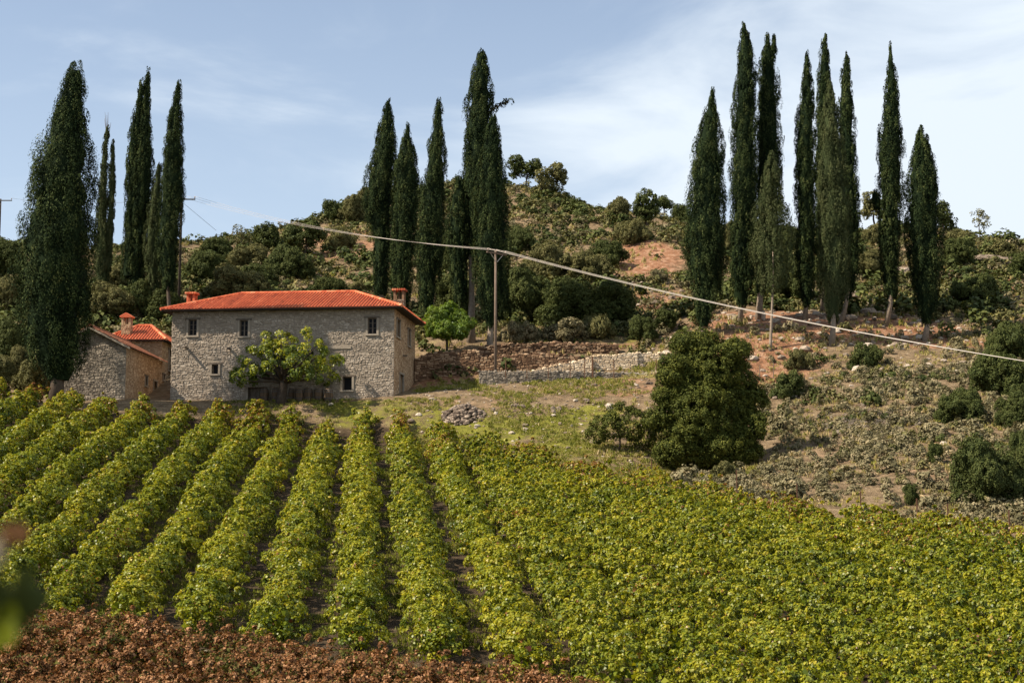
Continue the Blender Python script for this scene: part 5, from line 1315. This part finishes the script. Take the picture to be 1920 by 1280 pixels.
# right bank: sage
x, y = region(10500, rng, (4, 62), (64, 128))
z = Z(x, y)
nzz = fbm(x / 5, y / 5, 55)
ok = vis(x, y) & (y > edge_f(x) + .8) & (x > 11 + (y - 97) * .13) & (np.hypot(x - 13.3, y - 97) > 4.6)
red = (y > 116) & (x < 38)
ok &= rng.uniform(0, 1, len(x)) < np.where(red, .14, .95 * np.clip((nzz - .30) * 3.6, .10, 1))
x, y, z, nzz = x[ok], y[ok], z[ok], nzz[ok]
sz = rng.uniform(.30, .70, len(x)) * (1 + .6 * (rng.uniform(0, 1, len(x)) < .12))
P = np.stack([x, y, z - .1], -1); q = rng.uniform(0, 1, len(x)) + (fbm(x / 8, y / 8, 90) - .5) * .8
tag(obj('sage_scrub', scatter_mesh('sage_scrub', P[q > .20], sz[q > .20], rng, M['sage'], nleaf=171, ll=.23, lw=.15, up=.25, tall=1.1, jit=.3)), 'pale grey green sage scrub on the bank right of the rounded evergreen', 'scrub', kind='stuff')
g_ = (q <= .20) & (q > .06)
tag(obj('bank_scrub', scatter_mesh('bank_scrub', P[g_], sz[g_], rng, M['olive'], nleaf=171, ll=.22, lw=.16, up=.25, tall=1.1, jit=.3)), 'olive green bushes among the sage on the right bank', 'scrub', kind='stuff')
g_ = q <= .06
tag(obj('dark_bank_scrub', scatter_mesh('dark_bank_scrub', P[g_], sz[g_], rng, M['dark'], nleaf=171, ll=.22, lw=.16, up=.25, tall=1.1, jit=.3)), 'dark green bushes among the sage on the right bank', 'scrub', kind='stuff')
# bare grey twigs in the scrub
x, y = region(500, rng, (22, 34), (88, 106)); z = Z(x, y)
sz = rng.uniform(.35, .7, 500); g = ground_at(1610, 800)
ok = np.hypot((x - g[0]) / 4.5, (y - g[1]) / 5) < rng.uniform(.3, 1.1, 500)
tag(obj('dead_brush', scatter_mesh('dead_brush', np.stack([x, y, z - .05], -1)[ok], sz[ok], rng, M['twig'], ll=.45, lw=.035)), 'grey leafless brush in the middle of the sage scrub', 'brush', kind='stuff')
# grass on the bank
def grass(name, x, y, h, rng, label, dryness=0.0):
    n = len(x); per = 9; z = Z(x, y)
    bx = x[:, None] + rng.normal(0, .10, (n, per)); by = y[:, None] + rng.normal(0, .10, (n, per))
    P = np.stack([bx, by, np.repeat(z[:, None], per, 1) + h[:, None] * .42], -1).reshape(-1, 3)
    A = rng.normal(size=P.shape) * .45 + np.array([0, 0, 1.0]); N = nrmz(rng.normal(size=P.shape) * np.array([1, 1, .3]))
    hl = np.repeat(h, per) * rng.uniform(.6, 1.2, n * per)
    V, Q = leaves(P, N, A, hl, hl * .20)
    rn = np.clip(.42 + dryness + np.repeat(rng.normal(0, .16, n), per) + rng.normal(0, .12, n * per), 0, 1)
    tag(obj(name, mesh_np(name, V, Q, M['grass'], rn)), label, 'grass', kind='stuff')
x, y = region(26000, rng, (-24, 16), (90, 125)); g = fbm(x / 3, y / 3, 61)
ok = vis(x, y) & (y > edge_f(x) - 1.0) & ~(in_house(x, y) & (y > 117)) & (g > .47) & (rng.uniform(0, 1, len(x)) < .8)
grass('bank_grass', x[ok], y[ok], rng.uniform(.12, .34, ok.sum()), rng, 'short green grass patches on the bank below the terrace', .05)
x, y = region(52000, rng, (-42, 12), (44, 113)); g = fbm(x / 2.2, y / 2.2, 63)
ok = vis(x, y) & (y < edge_f(x)) & (g > .44)
grass('row_grass', x[ok], y[ok], rng.uniform(.08, .28, ok.sum()), rng, 'low weeds and grass in the gaps between the vine rows', -.12)
x, y = region(11000, rng, (-60, 70), (122, 215)); g = fbm(x / 4, y / 4, 67)
ok = vis(x, y) & ~in_house(x, y) & (g > .44)
grass('dry_grass', x[ok], y[ok], rng.uniform(.25, .7, ok.sum()), rng, 'straw dry grass over the hill between the scrub', .42)
x, y = region(9000, rng, (6, 60), (66, 128)); g = fbm(x / 4, y / 4, 68)
ok = vis(x, y) & (y > edge_f(x)) & (g > .46)
grass('bank_dry_grass', x[ok], y[ok], rng.uniform(.15, .45, ok.sum()), rng, 'dry yellow grass between the sage bushes on the right bank', .38)
# small loose stones
def pebbles(name, n, xr, yr, rng, label, smin, smax, cond=None):
    x, y = region(n, rng, xr, yr); ok = vis(x, y) & (y > edge_f(x) + .4) & ~in_house(x, y)
    if cond is not None: ok &= cond(x, y)
    mb = MB()
    for a, b, c_ in zip(x[ok], y[ok], Z(x[ok], y[ok])):
        s = rng.uniform(smin, smax) * (1 + (rng.random() < .08)); mb.stone((a, b, c_ + s * .15), s * rng.uniform(.8, 1.5), s, s * .55, rng)
    tag(mb.build(name, M['rock']), label, 'stones', kind='stuff')
pebbles('bank_stones', 900, (-12, 16), (97, 122), rng, 'small loose stones strewn over the grassy bank', .05, .16)
pebbles('slope_stones', 1500, (12, 56), (112, 160), rng, 'loose stones on the red slope under the cypresses', .08, .30)

# ------------------------------------------------------------------ out of focus vine shoot close to the camera
def grape_leaf(n=28):
    V = [(0, 0, 0)]
    for i in range(n):
        a = -math.pi / 2 + 2 * math.pi * (i + .5) / n
        r = .55 + .25 * abs(math.cos(2.5 * (a - math.pi / 2))) + (.05 if i % 2 else -.02)
        if abs(((a + math.pi / 2 + math.pi) % (2 * math.pi)) - math.pi) < .3: r *= .35
        V.append((r * math.cos(a), r * math.sin(a) + .25, .10 * math.sin(3 * a) - .12 * r * r))
    return V, [(0, i + 1, (i + 1) % n + 1) for i in range(n)]
D = 1.55
sp_ = at(-60, 1330, D); shoot = empty('vine_shoot', (sp_[0], D, sp_[2] - .9))
tag(shoot, 'blurred vine shoot with leaves at the lower left edge, close to the viewer', 'vine shoot')
so_ = np.array(shoot.location)
mb = MB(); pts = [np.array([-.02, .02, -.25]), np.array([0, 0, .45]), at(-45, 1250, D) - so_, at(-28, 1120, D) - so_, at(-10, 1060, D) - so_, at(4, 1000, D) - so_]
mb.tube(pts, [.008, .006, .004, .0035, .003, .002], 8); mb.build('stem', M['bark'], shoot, smooth=True)
GV, GF = grape_leaf()
def fleaf(px, py, size, rx, ry, rz, mat, rnd, D_=D):
    from mathutils import Euler
    e = Euler((rx, ry, rz)); c_ = at(px, py, D_) - so_
    mb = MB(); mb.add([np.array(e.to_matrix() @ Vector(v)) * size + c_ for v in GV], GF, rnd); mb.build('leaf', M[mat], shoot, smooth=True)
fleaf(22, 1105, .046, R(78), R(165), R(12), 'dark', .35)
fleaf(-6, 1150, .040, R(82), R(200), R(-20), 'vine', .35)
fleaf(-14, 1042, .026, R(60), R(10), R(50), 'sage', 1.0)
fleaf(22, 1008, .020, R(70), R(30), R(10), 'brown', .55)
